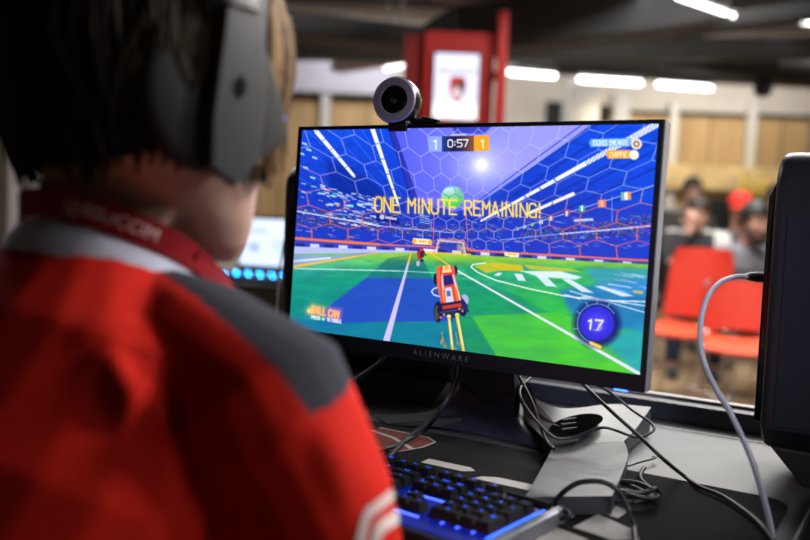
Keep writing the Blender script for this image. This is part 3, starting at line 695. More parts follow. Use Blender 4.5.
# floor patches
poly([(285, 254), (330, 255.5), (376, 252.8), (372, 254.5), (285, 269)], C8(150, 160, 235), .75, 1.5); line((285, 268), (378, 252.8), 2.6, C8(250, 190, 50), 1.0)
line((285, 262), (330, 258), 2, C8(235, 240, 255), alpha=.8)
poly([(366, 278), (388, 258), (414, 254), (420, 254), (432, 278)], C8(22, 90, 110), .55, 1.5)
poly([(366, 277.5), (432, 278), (450, 300), (455, 322), (380, 322), (318, 326), (330, 305)], C8(42, 66, 196), .84, 2.5)
poly([(285, 277), (366, 278), (328, 305), (285, 318)], C8(22, 140, 122), .55, 2)
poly([(285, 318), (330, 322), (385, 324), (455, 321), (475, 360), (285, 345)], C8(20, 116, 158), .75, 3)
poly([(432, 278), (470, 280), (520, 296), (560, 318), (470, 316), (452, 306)], C8(22, 140, 96), .6, 2)
poly([(470, 316), (560, 312), (620, 345), (640, 380), (500, 362)], C8(84, 200, 52), .75, 2)
poly([(455, 318), (472, 316), (500, 362), (470, 360)], C8(30, 138, 92), .7, 2)
poly([(500, 283), (560, 290), (600, 302), (560, 318), (520, 298)], C8(52, 186, 62), .5, 3)
poly([(560, 290), (665, 275), (665, 330), (610, 330), (570, 312)], C8(30, 108, 206), .75, 6)
poly([(600, 340), (665, 318), (665, 385), (640, 378)], C8(40, 160, 190), .8, 8)
poly([(585, 268), (665, 268), (665, 300), (600, 290)], C8(70, 150, 215), .6, 4)
mix(PIT * (vnoise(26, 7, 21) - .3), C8(20, 70, 150), .25)
mix(PIT * np.clip((262 - Y + (X - 420) * .04) / 6, 0, 1) * np.clip((X - 360) / 60, 0, 1), C8(176, 200, 40), .5)
# lines on the pitch
line((411, 253), (408, 264), 1.2, C8(250, 190, 40), 2); line((408, 264), (386, 342), 2.0, C8(206, 196, 250), 6.4)
line((430, 253), (458, 271), 1.0, C8(250, 190, 50), 1.4); line((458, 271), (645, 377), 1.5, C8(226, 226, 255), 3.4)
line((295, 268.5), (400, 271), 1.1, C8(200, 240, 240), alpha=.85); line((400, 271), (462, 274), .9, C8(190, 240, 220), alpha=.7)
pline([(486, 263), (473, 264.5), (471, 267), (478, 272.5), (495, 280), (530, 289), (565, 296), (600, 300.5), (660, 302)], 1.3, C8(236, 246, 250), .9)
pline([(440, 287), (434, 288.5), (431.5, 291.5), (434, 295), (440, 296.5)], 1.1, C8(245, 248, 255), .9)
poly([(474, 266), (492, 262.5), (522, 265), (524, 271.5), (500, 270.5), (486, 273)], C8(236, 190, 36), .8, 1.5)
for k in range(4): line((476 + k * 4, 264.5 + k * .2), (484 + k * 5, 270.5), .6, C8(70, 190, 70), alpha=.7)
for P in ([(498, 272.5), (503, 273), (499, 276), (493.5, 275.5)], [(514, 273.5), (522, 274), (526, 281), (518, 280.5)], [(536, 275.5), (546, 276), (557, 287), (546, 286)], [(562, 279), (570, 279), (594, 293), (582, 292)], [(594, 286), (602, 286), (634, 296), (622, 296.5)]): poly(P, C8(226, 236, 255), .9)
poly([(520, 271), (560, 271), (582, 277), (576, 279.5), (540, 277)], C8(232, 244, 250), .9, 1.5)
poly([(524, 264.5), (566, 268), (584, 272), (560, 271.5), (530, 269.5)], C8(226, 196, 60), .7, 1.5)
for k in range(16): x = 575 + 75 * RNG.random(); y = 268 + 24 * RNG.random(); line((x, y), (x + 12 + 14 * RNG.random(), y + 3.5), .8, C8(210, 228, 255), alpha=.5)
for (a, b, w) in (((582, 296.5), (650, 306.5), 1.2), ((570, 291), (650, 314), 1.0), ((565, 294.5), (580, 299), 1.2), ((634, 291.5), (642, 292.5), 2.2)): line(a, b, w, C8(232, 238, 255) if w < 2 else C8(240, 190, 50), alpha=.85)
# goal and signs
pline([(436, 253), (438.5, 240.5), (463, 242.5), (465.5, 255)], 2.0, C8(216, 196, 190), .9); pline([(435, 250), (441, 239), (464, 240.5), (468, 251)], .8, C8(255, 150, 70), .9)
poly([(440, 243), (460, 244), (461, 249.5), (440, 248.5)], C8(50, 62, 170), .9); poly([(457, 244), (464, 245), (464.5, 253), (457, 252)], C8(196, 190, 140), .6)
poly([(413, 238), (431, 239.5), (431.5, 245), (414, 244)], C8(250, 236, 190)); disc((414.5, 241), 2.2, C8(250, 180, 50)); disc((430, 242.4), 2.2, C8(250, 180, 50)); line((419, 241.2), (426, 241.8), 1.6, C8(240, 170, 60))
poly([(504, 252), (519, 253.2), (519, 257), (505, 256)], C8(250, 232, 180)); line((508, 254), (516, 255), 1.2, C8(240, 180, 70))
line((425, 252.5), (470, 254.5), 2.0, C8(246, 200, 60), alpha=.8); line((424, 250), (436, 250.6), 3, C8(240, 225, 235), alpha=.8)
# the other car
poly([(418, 249), (422, 248), (425, 252), (424, 257), (420, 259), (417, 254)], C8(70, 30, 60)); poly([(417.5, 253), (420, 251), (420.5, 258), (417.5, 262)], C8(176, 50, 50)); disc((418, 263.5), 1.8, C8(180, 190, 215), ry=2.8); disc((422, 260.5), 1.6, C8(24, 44, 80)); disc((421, 250), 1.5, C8(206, 66, 50)); line((423, 254), (426, 255), 1.4, C8(30, 70, 80))
# the car seen from behind
disc((436, 279), 2.6, C8(24, 28, 60), ry=6.0); disc((455.5, 270.5), 2.0, C8(36, 30, 70), ry=5); disc((438, 312), 4.2, C8(16, 22, 56), ry=10.5); disc((463, 307), 4.6, C8(20, 24, 60), ry=9.5)
disc((436.6, 313), 2.2, C8(70, 76, 60), ry=8); disc((464.5, 300), 4.2, C8(170, 180, 220), ry=5.5)
poly([(436, 268), (440, 265), (445, 268), (446, 300), (441, 303), (437, 285)], C8(226, 104, 72)); poly([(450, 265), (454.5, 267.5), (456, 280), (462, 303), (455, 306), (449, 285)], C8(222, 92, 66))
poly([(440, 267), (452, 266), (456, 286), (461, 308), (443, 310), (440, 290)], C8(214, 70, 44)); poly([(443, 266), (450, 265.5), (452, 272), (442, 273)], C8(250, 214, 180)); disc((446.5, 268), 2.4, C8(255, 170, 70)); 
poly([(441.5, 276), (452, 274.5), (454, 284), (443, 286)], C8(40, 36, 110)); poly([(441, 276), (443, 274), (445, 300), (443, 301)], C8(240, 220, 235), .8); poly([(452, 274), (454, 275), (461, 300), (458, 301)], C8(236, 226, 245), .8)
poly([(445, 288), (451.5, 287), (454, 302), (446, 303.5)], C8(206, 214, 236)); poly([(446.5, 291), (450, 290.5), (451, 296), (447, 296.6)], C8(90, 100, 170)); poly([(443, 290), (445, 289), (446, 303), (443.5, 304)], C8(240, 120, 40)); poly([(454, 287), (456, 287), (460, 302), (457, 303)], C8(240, 120, 40))
poly([(438, 304), (464, 300), (467, 305), (464, 312), (440, 316), (437, 311)], C8(26, 28, 70)); poly([(442, 306), (461, 303), (462, 306.5), (443, 309.5)], C8(196, 60, 50)); line((441, 312.5), (465, 308.5), 1.4, C8(60, 70, 130))
poly([(461, 296), (465, 302), (469.5, 312), (466, 312), (461, 303)], C8(34, 40, 100)); poly([(446, 313), (457, 311), (458, 317), (448, 319)], C8(24, 50, 70)); disc((449, 316.5), 2, C8(250, 220, 160)); disc((457, 315), 2, C8(250, 220, 160))
for (x, y) in ((440.5, 317.5), (444, 314.5), (462.5, 311), (459.5, 308.6)): disc((x, y), 1.1, C8(255, 130, 60))
line((449, 318), (453, 353), 2.6, C8(252, 196, 40), 2.4); line((457, 316), (464, 353), 2.8, C8(252, 200, 50), 2.6); line((449.5, 320), (452, 345), .9, C8(255, 246, 190)); line((458, 318), (463, 345), 1, C8(255, 246, 190))
for k in range(14): x = 441 + 5 * RNG.random() + (13 if k % 3 == 0 else 0); y = 331 + 18 * RNG.random(); line((x, y), (x + .3, y + 3), 1.1, C8(240, 150, 40), alpha=.6)
# --- ball
disc((452.5, 197), 11.2, C8(110, 200, 130)); 
bm_ = np.clip((11.2 - np.hypot(X - 452.5, Y - 197)) / .7 + .5, 0, 1)
mix(bm_ * np.clip((197 - Y) / 8 + .2, 0, 1), C8(206, 232, 255), .85); mix(bm_ * np.clip((X - 452) / 9, 0, 1) * np.clip((200 - Y) / 10, 0, 1), C8(70, 160, 120), .7); mix(bm_ * np.clip((Y - 198) / 9, 0, 1), C8(60, 170, 60), .7)
pline([(443, 193), (449, 197), (456, 194), (462, 198)], .8, C8(60, 120, 130), .7); pline([(449, 197), (450, 207)], .8, C8(50, 120, 100), .7); pline([(456, 194), (454, 186.5)], .8, C8(90, 130, 190), .7)
disc((451, 186.5), 6, C8(60, 150, 180), .4, ry=1.2)
# --- lettering
msg = ('ONE MINUTE REMAINING!', (375, 211.5), (541, 217.5), 14.5, 13.5)
g0 = IMG.copy(); dm = write(*msg, 1.5, C8(250, 190, 60), f=.7); addc(np.exp(-(dm / 2.2) ** 2), C8(90, 50, 0) * .6); write(*msg, .7, C8(255, 226, 110), .9, f=.5)
poly([(428, 136.2), (442, 136.2), (442, 151.6), (429, 151.6)], C8(150, 176, 250), .9); write('1', (433, 149), (438, 149), 9, 9, 1.4, C8(245, 248, 255))
poly([(442, 136.2), (474, 135.8), (474, 151.2), (442, 151.6)], C8(34, 34, 74)); mix(polym([(442, 136.2), (474, 135.8), (474, 151.2), (442, 151.6)]) * np.clip((X - 458) / 18, 0, 1), C8(176, 104, 50), .8); mix(polym([(442, 136.2), (474, 135.8), (474, 151.2), (442, 151.6)]) * np.clip((452 - X) / 12, 0, 1), C8(40, 84, 190), .7)
poly([(474, 135.8), (489, 135.2), (489, 150.6), (474, 151.2)], C8(250, 166, 40)); write('1', (480, 148), (485, 148), 8, 8, 1.4, C8(255, 240, 210)); write('0:57', (448, 147), (468, 146.6), 7, 7, 1.1, C8(250, 250, 255))
line((452, 135), (466, 134.6), 1.2, C8(225, 230, 255), alpha=.8)
poly([(591, 139), (630, 138.2), (632, 142), (630, 146.2), (591, 147), (589, 143)], C8(110, 176, 250)); write('[SOHS] SNEAKEE', (593, 145.4), (628, 144.8), 5.0, 5.0, .8, C8(235, 245, 255))
disc((636.5, 144), 5.4, C8(240, 226, 210)); disc((636.5, 144), 3.4, C8(150, 120, 100)); disc((636.5, 144), 1.4, C8(245, 235, 220))
poly([(608, 150.4), (630, 150), (632, 154), (630, 158.4), (608, 158.8), (606, 154.6)], C8(246, 166, 44)); write('CHIPPIE', (610, 157.4), (627, 157), 5.0, 5.0, .8, C8(255, 240, 200)); disc((634, 154.8), 4.8, C8(255, 246, 224))
dm = write('BALL CAM', (312, 312.5), (338, 318), 6.4, 6.4, 1.7, C8(255, 120, 70), slant=.15); addc(np.exp(-(dm / 3.2) ** 2), C8(190, 50, 20) * .7); write('BALL CAM', (312, 312.5), (338, 318), 6.4, 6.4, .9, C8(255, 196, 130), slant=.15); disc((309, 311), 1.8, C8(255, 180, 90)); glow((309, 311), 4, C8(200, 60, 20), .7)
write('PRESS', (311.5, 318.4), (320, 319.8), 3.0, 3.0, .75, C8(236, 244, 255)); disc((323.3, 319), 2.3, C8(40, 190, 150)); disc((323.3, 319), 1.2, C8(160, 245, 215)); write('TO TOGGLE', (327, 321), (341, 323.2), 3.0, 3.0, .75, C8(236, 244, 255))
# boost dial
r = np.hypot(X - 597, Y - 323.5)
mix(np.clip((27 - r) / 7, 0, 1), C8(8, 20, 96), .88); mix(np.clip((18.5 - r) / 2.5, 0, 1), C8(52, 48, 208)); mix(np.clip((13 - r) / 9, 0, 1), C8(96, 84, 244), .8)
an = np.arctan2(Y - 323.5, X - 597); ring = np.clip(1.1 - np.abs(r - 19.6) / .7, 0, 1); mix(ring * ((an < -.5) | (an > 1.9)), C8(150, 190, 255), .8)
for a in (-2.6, -2.05, -1.57, -1.0, 2.9): line((597 + 19.6 * math.cos(a), 323.5 + 19.6 * math.sin(a)), (597 + 24 * math.cos(a), 323.5 + 24 * math.sin(a)), .8, C8(150, 190, 255), alpha=.8)
line((596 - 5, 343), (597 + 3, 347), 3.4, C8(246, 190, 50)); line((589.5, 342.5), (600.5, 347.5), 1, C8(255, 236, 160), alpha=.6)
write('17', (587, 329), (602, 330), 9.5, 9.5, 1.7, C8(232, 234, 255), slant=.12); write('3', (594, 330), (601, 330.5), 9, 9, 1.0, C8(190, 196, 255), .75, slant=.12)
# picture contrast
IMG = np.clip(IMG * 1.04 + .012, 0, 1)
lum = IMG.mean(-1, keepdims=True); IMG = np.clip(lum + (IMG - lum) * 1.08, 0, 1)
LIN = np.where(IMG <= .04045, IMG / 12.92, ((IMG + .055) / 1.055) ** 2.4)
me = bpy.data.meshes.new('screen')
idx = np.arange(NX * NZ).reshape(NZ, NX)
q = np.stack([idx[:-1, :-1], idx[1:, :-1], idx[1:, 1:], idx[:-1, 1:]], -1).reshape(-1, 4)
me.vertices.add(NX * NZ); me.vertices.foreach_set('co', P3[..., :3].reshape(-1)); me.loops.add(q.size); me.loops.foreach_set('vertex_index', q.reshape(-1).astype(np.int32)); me.polygons.add(len(q)); me.polygons.foreach_set('loop_start', np.arange(0, q.size, 4, dtype=np.int32)); me.update(calc_edges=True)
paint(me, LIN.reshape(-1, 3)); me.materials.append(MV('screen_picture', .3, emit=1.0))
scr = bpy.data.objects.new('screen', me); COL.objects.link(scr); adopt(scr, mon); scr['label'] = 'lit screen with an arena, a green pitch and an orange car'

# ---- stand: dark neck, legs spreading on the desk, cable hole in the rear web
m_neck = M('neck_navy', (.018, .018, .036), .5, var=.15)
m_standg = M('stand_grey', rgb(66, 68, 70), .45, .25, var=.06, scale=20)
m_standd = M('stand_shaded_side', rgb(64, 66, 72), .5, .2, var=.06)  # leg skirts slightly darker than the tops, shade put into the colour
SZ = MZ + .0005
# neck with a shallow V crease and flared foot
nb = MB(); rows = [(.96, .05, .150, .024), (.90, .049, .158, .024), (.845, .048, .168, .022), (.80, .049, .176, .021), (.778, .056, .178, .021), (.762, .075, .170, .022), (.752, .105, .150, .022), (SZ, .125, .138, .024)]
vs = []
for (z, hw, y, th) in rows:
    for k in range(13):
        s = -1 + 2 * k / 12; vs.append((-.022 + s * hw, y - .006 * (1 - s * s) - (.02 * abs(s) ** 2 if z < .78 else 0), z))
    for k in range(13):
        s = 1 - 2 * k / 12; vs.append((-.022 + s * hw, y + th - (.02 * abs(s) ** 2 if z < .78 else 0), z))
fs = []
for i in range(len(rows) - 1):
    for k in range(26): fs.append((i * 26 + k, i * 26 + (k + 1) % 26, (i + 1) * 26 + (k + 1) % 26, (i + 1) * 26 + k))
fs += [tuple(range(26)), tuple((len(rows) - 1) * 26 + k for k in range(26))[::-1]]
nb.add(vs, fs); neck = nb.build('neck', m_neck, mon, smooth=50)
cr = MB(); pts_ = [V((-.074, .1672, .812)), V((-.045, .1690, .800)), V((-.020, .1690, .786)), V((.006, .1690, .800)), V((.029, .1672, .812))]
cr.sweep(pts_, [.0012] * 5, seg=6); cr.build('crease', m_blackgl, neck)
# front right leg : wedge
def wedge(top, name, mats, thick_to=SZ, inset=.0):
    """top: outline of the upper face (points in order); sides drop to the desk"""
    mb = MB(); n = len(top); lo = [V((p[0], p[1], thick_to)) for p in top]
    mb.add([V(p) for p in top] + lo, [tuple(range(n))], 0)
    k = len(mb.v); 
    mb.add([V(p) for p in top] + lo, [(i, (i + 1) % n, n + (i + 1) % n, n + i) for i in range(n)], 1); mb.add(lo, [tuple(range(n))[::-1]], 1)
    return mb.build(name, mats, mon, smooth=0)
def T(x, y, z): return tuple(onz(x, y, z))
def grid_leg(A, B, name, nseg=12, sag=0):
    """curved upper sheet between two edge polylines A and B (3D), with side skirts to the desk"""
    A, B = spline(A, 6), spline(B, 6); n = min(len(A), len(B)); mb = MB(); m = 8; vs = []
    for i in range(n):
        for j in range(m + 1): t = j / m; p = A[i].lerp(B[i], t); vs.append(p + V((0, 0, sag * math.sin(PI * t))))
    fs = [(i * (m + 1) + j, (i + 1) * (m + 1) + j, (i + 1) * (m + 1) + j + 1, i * (m + 1) + j + 1) for i in range(n - 1) for j in range(m)]
    mb.add(vs, fs, 0)
    rim = [i * (m + 1) for i in range(n)] + [(n - 1) * (m + 1) + j for j in range(1, m + 1)] + [i * (m + 1) + m for i in range(n - 2, -1, -1)] + [j for j in range(m - 1, 0, -1)]
    top = [vs[i] for i in rim]; low = [V((p.x, p.y, SZ)) for p in top]; k = len(rim)
    mb.add(top + low, [(i, (i + 1) % k, k + (i + 1) % k, k + i) for i in range(k)], 1)
    return mb.build(name, [m_standg, m_standd], mon, smooth=50)
grid_leg([T(553, 447, .762), T(545, 462, .762), T(535, 480, .765), T(525, 497, .765)], [T(624, 441, .766), T(628, 455, .766), T(621, 476, .766), T(612, 496, .766)], 'leg')
# rear right leg and the web around the cable hole
grid_leg([T(553, 447, .762), T(570, 445.5, .763), T(600, 443, .765), T(624, 441, .766)], [T(524, 392, .80), T(560, 408, .79), T(612, 404, .786), T(651, 407, .786)], 'leg', sag=-.004)
mb = MB(); wall = [T(519, 384, .82), T(519, 400, .79), T(530, 424, .775), T(552, 447, .765)]; wall2 = [T(531, 386, .83), T(536, 402, .80), T(556, 424, .785), T(580, 440, .772)]
mb.add([p for a, b in zip(wall, wall2) for p in (a, b)], [(2 * i, 2 * i + 2, 2 * i + 3, 2 * i + 1) for i in range(3)]); mb.build('neck_back_cover', M('stand_pale', rgb(108, 108, 106), .5), mon, smooth=60)
# cable hole : flat oval, the hole's shade put into its black, with comb teeth
hc = V(T(577, 424, .7815)); e1 = (V(T(603, 420, .7815)) - hc); e2 = (V(T(580, 415, .7815)) - hc)
mb = MB(); ring = [hc + e1 * math.cos(t) + e2 * math.sin(t) for t in [2 * PI * k / 28 for k in range(28)]]; mb.add([p + V((0, 0, .0012)) for p in ring], [tuple(range(28))]); mb.build('cable_hole', M('hole_black', (.003, .003, .003), .95, spec=0), mon, smooth=0)
mb = MB()
for k, (x, y) in enumerate(((562, 420), (561, 425), (562, 430))): a = V(T(x, y, .784)); mb.sweep([a, a + e1 * .55], [.0022, .0012], seg=6)
mb.build('cable_clip', m_blackpl, mon)
# left leg, its shadow put into the dark colour
for s, P, Q in ((0, [(-.09, .175, .762), (-.14, .145, .754), (-.19, .12, .747)], [(-.05, .150, .762), (-.10, .118, .754), (-.15, .09, .747)]),):
    mb = MB(); A, B = [V(p) for p in P], [V(p) for p in Q]; vs = []
    for a, b in zip(A, B): vs += [a, b, V((b.x, b.y, SZ)), V((a.x, a.y, SZ))]
    fs = [(i * 4 + k, i * 4 + (k + 1) % 4, (i + 1) * 4 + (k + 1) % 4, (i + 1) * 4 + k) for i in range(2) for k in range(4)] + [(0, 1, 2, 3), (8, 11, 10, 9)]
    mb.add(vs, fs); mb.build('leg', M('leg_shaded', (.014, .014, .017), .6), mon, smooth=0)

# ================================================================== WEBCAM on top of the monitor
wc = thing('webcam', 'round webcam with a grey ring clipped on top of the monitor', 'webcam', MX @ V((-.098, 0, oT)))
m_ring = M('webcam_ring', rgb(176, 172, 200), .4, .2, var=.05); m_wside = M('webcam_side', rgb(70, 70, 74), .25, .9, var=.1)
m_lens = M('lens_glass', (.004, .006, .008), .08, spec=.8, coat=.6)
cw = MX @ V((-.100, -.012, hz + .0385)); ax = V((.22, -1, .04)).normalized()   # faces the player, a little to the right
RW = .0335
hb = MB(); hb.lathe([(0, -.026), (RW - .004, -.026), (RW - .001, -.023), (RW, -.012), (RW, 0), (RW - .0015, .0035), (.001, .0035)], cw, ax, 40); hb.build('body', m_wside, wc)
MB().lathe([(.0195, .004), (RW - .0015, .0035), (RW - .003, .0062), (.0208, .0068), (.0195, .004)], cw, ax, 40).build('front_ring', m_ring, wc)
ln = MB().lathe([(.0197, .0045), (.018, .0052), (.006, .0036), (.0055, .0044), (.003, .0058), (0, .0062)], cw, ax, 32).build('lens', m_lens, wc)
MB().lathe([(.0018, .0064), (.0016, .0068), (0, .007)], cw, ax, 12).build('lens_center', m_greydk, ln)
MB().sweep([cw + V((.006, .020, -.031)), cw + V((.030, .030, -.026)), cw + V((.052, .035, -.030))], [(.007, .005), (.009, .006), (.008, .005)], seg=12).build('hinge_arm', m_wside, wc)
cb = MB(); q0 = MX @ V((-.097, -.0045, hz + .0025)); cb.box(q0, (.030, .005, .014), .0012); cb.box(MX @ V((-.097, .008, oT + .0028)), (.030, .03, .0045), .0012); cb.box(MX @ V((-.097, .0255, oT - .012)), (.030, .005, .03), .0012)
cb.build('clip', m_blackpl, wc, smooth=0)

# ================================================================== KEYBOARD
m_kbase = M('keyboard_plate', (.012, .016, .05), .4, emit=(.005, .035, 1.0), es=.2)
m_kcase = M('keyboard_case', (.016, .017, .024), .4, var=.1)
m_kend = M('keyboard_silver_end', rgb(150, 152, 162), .35, .6, var=.05)
m_kcap = M('keycap_black', (.010, .010, .0135), .5, var=.1, spec=.25)
m_kglow = E('key_glow', (.015, .09, 1.0), 3.2)
m_kstrip = E('key_strip_glow', (.05, .09, 1.0), 5.0)
KX0, KX1, KY0, KY1 = -.236, .212, -.246, -.074
kb = thing('mechanical_keyboard', 'black mechanical keyboard with glowing blue keys in front of the monitor', 'keyboard', ((KX0 + KX1) / 2, (KY0 + KY1) / 2, MZ))
KR = Matrix.Rotation(math.radians(-1.0), 3, 'Z')
KP = rrect(KX0 + .01, KX1 - .012, KY0, KY1, .004, 3)
MB().prism(KP, (0, 0, MZ + .0003), (1, 0, 0), (0, 1, 0), (0, 0, 1), .014, .003).build('case', m_kcase, kb, smooth=0)
MB().box(((KX0 + KX1) / 2 - .002, (KY0 + KY1) / 2 - .010, MZ + .0148), (KX1 - KX0 - .036, KY1 - KY0 - .034, .0022), .0006).build('key_plate', m_kbase, kb, smooth=0)
for sx, xx in ((1, KX1), (-1, KX0)):
    MB().prism([(xx - sx * .013, KY1 - .001), (xx - sx * .004, KY1 - .004), (xx, KY1 - .02), (xx, KY0 + .02), (xx - sx * .006, KY0 + .002), (xx - sx * .013, KY0)], (0, 0, MZ + .0005), (1, 0, 0), (0, 1, 0), (0, 0, 1), .017, .003).build('end_cap', m_kend, kb, smooth=0)
MB().sweep([(.142, -.0865, MZ + .0165), (.195, -.0865, MZ + .0165)], [.005, .005], seg=14).build('volume_bar', m_blackgl, kb)
mb = MB(); mb.box((KX1 - .0155, -.16, MZ + .0165), (.0014, .12, .0014)); mb.build('edge_light', m_kglow, kb, smooth=0)
U = .01905
def keycap(x, y, wu=1, hu=1, legend=None, row=1, parent=kb):
    w, h = wu * U - .0012, hu * U - .0012; z0 = MZ + .0185; mb = MB()
    hgt = .0105; bw, bh, tw, th = w / 2, h / 2, w / 2 - .0028, h / 2 - .0032; oy = .0008
    prof = [(bw, bh, 0, 0), (bw - .0003, bh - .0003, .001, 0), (tw + .0006, th + .0006, hgt - .0012, oy), (tw, th, hgt, oy)]
    vs = []
    for (a, b, z, o) in prof: vs += [(x - a, y - b + o, z0 + z), (x + a, y - b + o, z0 + z), (x + a, y + b + o, z0 + z), (x - a, y + b + o, z0 + z)]
    fs = [(i * 4 + k, i * 4 + (k + 1) % 4, (i + 1) * 4 + (k + 1) % 4, (i + 1) * 4 + k) for i in range(3) for k in range(4)] + [(12, 13, 14, 15), (3, 2, 1, 0)]
    mb.add(vs, fs, 0)
    if legend: text_on(mb, legend, .0062 if len(legend) < 3 else .0040, (x, y + th * .30 + oy, z0 + hgt + .00025), (1, 0, 0), (0, 1, 0), mat=1)
    # light leaking in front of and beside the cap
    return mb
xr = KX1 - .0165
px0 = xr - 4 * U            # numpad left edge
nx0 = px0 - .45 * U - 3 * U     # navigation cluster left edge
mx0 = nx0 - .45 * U - 15 * U    # main block left edge
yF = -.0985; y1 = yF - 1.5 * U
keys = []
def rowk(x, y, L):
    for it in L:
        lab, w = it if isinstance(it, tuple) else (it, 1)
        if lab is not None: keys.append((x + w * U / 2, y, w, 1, lab))
        x += w * U
rowk(mx0, yF, ['Esc', (None, 1), 'F1', 'F2', 'F3', 'F4', (None, .5), 'F5', 'F6', 'F7', 'F8', (None, .5), 'F9', 'F10', 'F11', 'F12'])
rowk(nx0, yF, ['Prt', 'Scr', 'Pau']); 
keys.append((px0 + U * .55, yF, 1, 1, 'II'))
rowk(mx0, y1, list('`1234567890-=') + [('Back', 2)]); rowk(mx0, y1 - U, [('Tab', 1.5)] + list('QWERTYUIOP[]') + [('\\', 1.5)]); rowk(mx0, y1 - 2 * U, [('Caps', 1.75)] + list("ASDFGHJKL;'") + [('Enter', 2.25)])
rowk(mx0, y1 - 3 * U, [('Shift', 2.25)] + list('ZXCVBNM,./') + [('Shift', 2.75)]); rowk(mx0, y1 - 4 * U, [('Ctrl', 1.25), ('Win', 1.25), ('Alt', 1.25), (' ', 6.25), ('Alt', 1.25), ('Fn', 1.25), ('Men', 1.25), ('Ctrl', 1.25)])
rowk(nx0, y1, ['Ins', 'Hm', 'PU']); rowk(nx0, y1 - U, ['Del', 'End', 'PD']); rowk(nx0 + U, y1 - 3 * U, ['^']); rowk(nx0, y1 - 4 * U, ['<', 'v', '>'])
rowk(px0, y1, ['Num', '/', '*', '-']); rowk(px0, y1 - U, ['7', '8', '9']); rowk(px0, y1 - 2 * U, ['4', '5', '6']); rowk(px0, y1 - 3 * U, ['1', '2', '3']); keys.append((px0 + U, y1 - 4 * U, 2, 1, '0')); keys.append((px0 + 2.5 * U, y1 - 4 * U, 1, 1, '.'))
keys.append((px0 + 3.5 * U, y1 - 1.5 * U, 1, 2, '+')); keys.append((px0 + 3.5 * U, y1 - 3.5 * U, 1, 2, 'En'))
rest = MB(); nkeep = 0
keys.sort(key=lambda k: -k[0])
for i, (x, y, w, h, lab) in enumerate(keys):
    b = keycap(x, y, w, h, lab)
    if i < 64: b.build('keycap', [m_kcap, m_kglow], kb, smooth=30, fixn=False)
    else:
        o = len(rest.v); rest.v += b.v; rest.f += [tuple(q + o for q in f) for f in b.f]; rest.m += b.m
tag(rest.build('keycaps_under_player', [m_kcap, m_kglow], kb, smooth=30, fixn=False), kind='stuff')
# bright light strips between rows
st = MB()
def strip(x0, x1, y): st.box(((x0 + x1) / 2, y, MZ + .0168), (x1 - x0, .0016, .0012))
strip(mx0, mx0 + 15 * U, yF - .0115); strip(nx0, nx0 + 3 * U, yF - .0115); strip(px0, px0 + U * 1.1, yF - .0115)
strip(nx0, nx0 + 3 * U, y1 - 1.55 * U); strip(nx0, nx0 + 3 * U, y1 - 4.58 * U)
for k in range(4): st.box((px0 + (k + 1) * U - .0002, y1 - 2 * U, MZ + .0165), (.0014, 5 * U, .0010))
st.box((nx0 + 3 * U + .0015, y1 - .5 * U, MZ + .0168), (.0016, 2 * U, .0012)); st.box((nx0 + 3 * U + .0015, yF, MZ + .0168), (.0016, U, .0012))
st.build('glow_strip', m_kstrip, kb, smooth=0)
kb.rotation_euler = (0, 0, math.radians(-6)); kb.location = (.010, -.2095, MZ)

# ================================================================== CABLES
m_cblk = M('black_cable', (.010, .010, .011), .45, var=.1); m_cgrey = M('grey_cable', rgb(146, 144, 156), .5, var=.08); m_cdk = M('dark_cable', (.014, .015, .022), .5)
def cable(name, label, pts, r, mat, group=None, cat='cable'):
    return tag(MB().tube(pts, r, 10, 10).build(name, mat), label, cat, group)
def A(x, y, d): return at(x, y, d)
ucb = thing('usb_cable', 'grey cable arching from the right hand computer down to the desk', 'cable', (.37, .2, .95))
plug0 = at(767, 277.5, 1.24)
MB().sweep([at(768, 277.5, 1.235), at(757, 277, 1.22), at(750, 276.5, 1.21), at(745, 276.5, 1.2)], [(.0055, .0075), (.0055, .0075), (.005, .006), (.0032, .0034)], seg=14).build('plug', m_cdk, ucb)
MB().tube([at(746, 276.5, 1.2), at(735, 277, 1.18), at(718, 284, 1.15), at(705, 303, 1.12), at(700, 335, 1.10), at(705, 365, 1.08), at(718, 392, 1.06), at(733, 418, 1.04), at(750, 455, 1.02), at(760, 485, 1.0), at(768, 515, .975), at(774, 545, .955), at(778, 575, .94)], .0035, 10, 10).build('cord', m_cgrey, ucb)
Z = lambda x, y, dz=.004: onz(x, y, MZ + dz)
cable('power_cable', 'black cable running from under the monitor diagonally across the mat', [at(572, 370, 1.25), at(584, 385, 1.2), at(610, 410, 1.15), at(640, 437, 1.12), at(662, 458, 1.10), Z(684, 476), Z(700, 487), Z(722, 496), Z(745, 511), Z(762, 526), Z(776, 545)], .0026, m_cblk)
cable('display_cable', 'thin grey black cable looping over the stand legs', [at(590, 380, 1.25), at(612, 394, 1.28), at(632, 410, 1.27), at(652, 424, 1.2), at(652, 432, 1.18), at(636, 437, 1.17), at(608, 428, 1.16), at(594, 430, 1.17), at(574, 437, 1.18), at(556, 438, 1.18), at(540, 425, 1.19), at(524, 404, 1.22), at(520, 390, 1.25), at(528, 380, 1.3), at(540, 372, 1.33)], .0019, m_cdk)
cable('data_cable', 'black cable hanging straight down behind the right edge of the neck', [at(514, 366, 1.27), at(520, 378, 1.25), at(532, 402, 1.22), at(540, 425, 1.2), at(546, 440, 1.185), at(554, 449, 1.16)], .0022, m_cblk)
cable('keyboard_cable', 'black keyboard cable arching up and ending in a coil', [V((.240, -.165, MZ + .008)), V((.248, -.160, MZ + .014)), at(556, 503, .985), at(566, 490, .98), at(582, 482, .975), at(603, 482, .97), at(618, 491, .965), at(628, 508, .955), Z(634, 528), Z(636, 548)], .0030, m_cblk)
cp = []
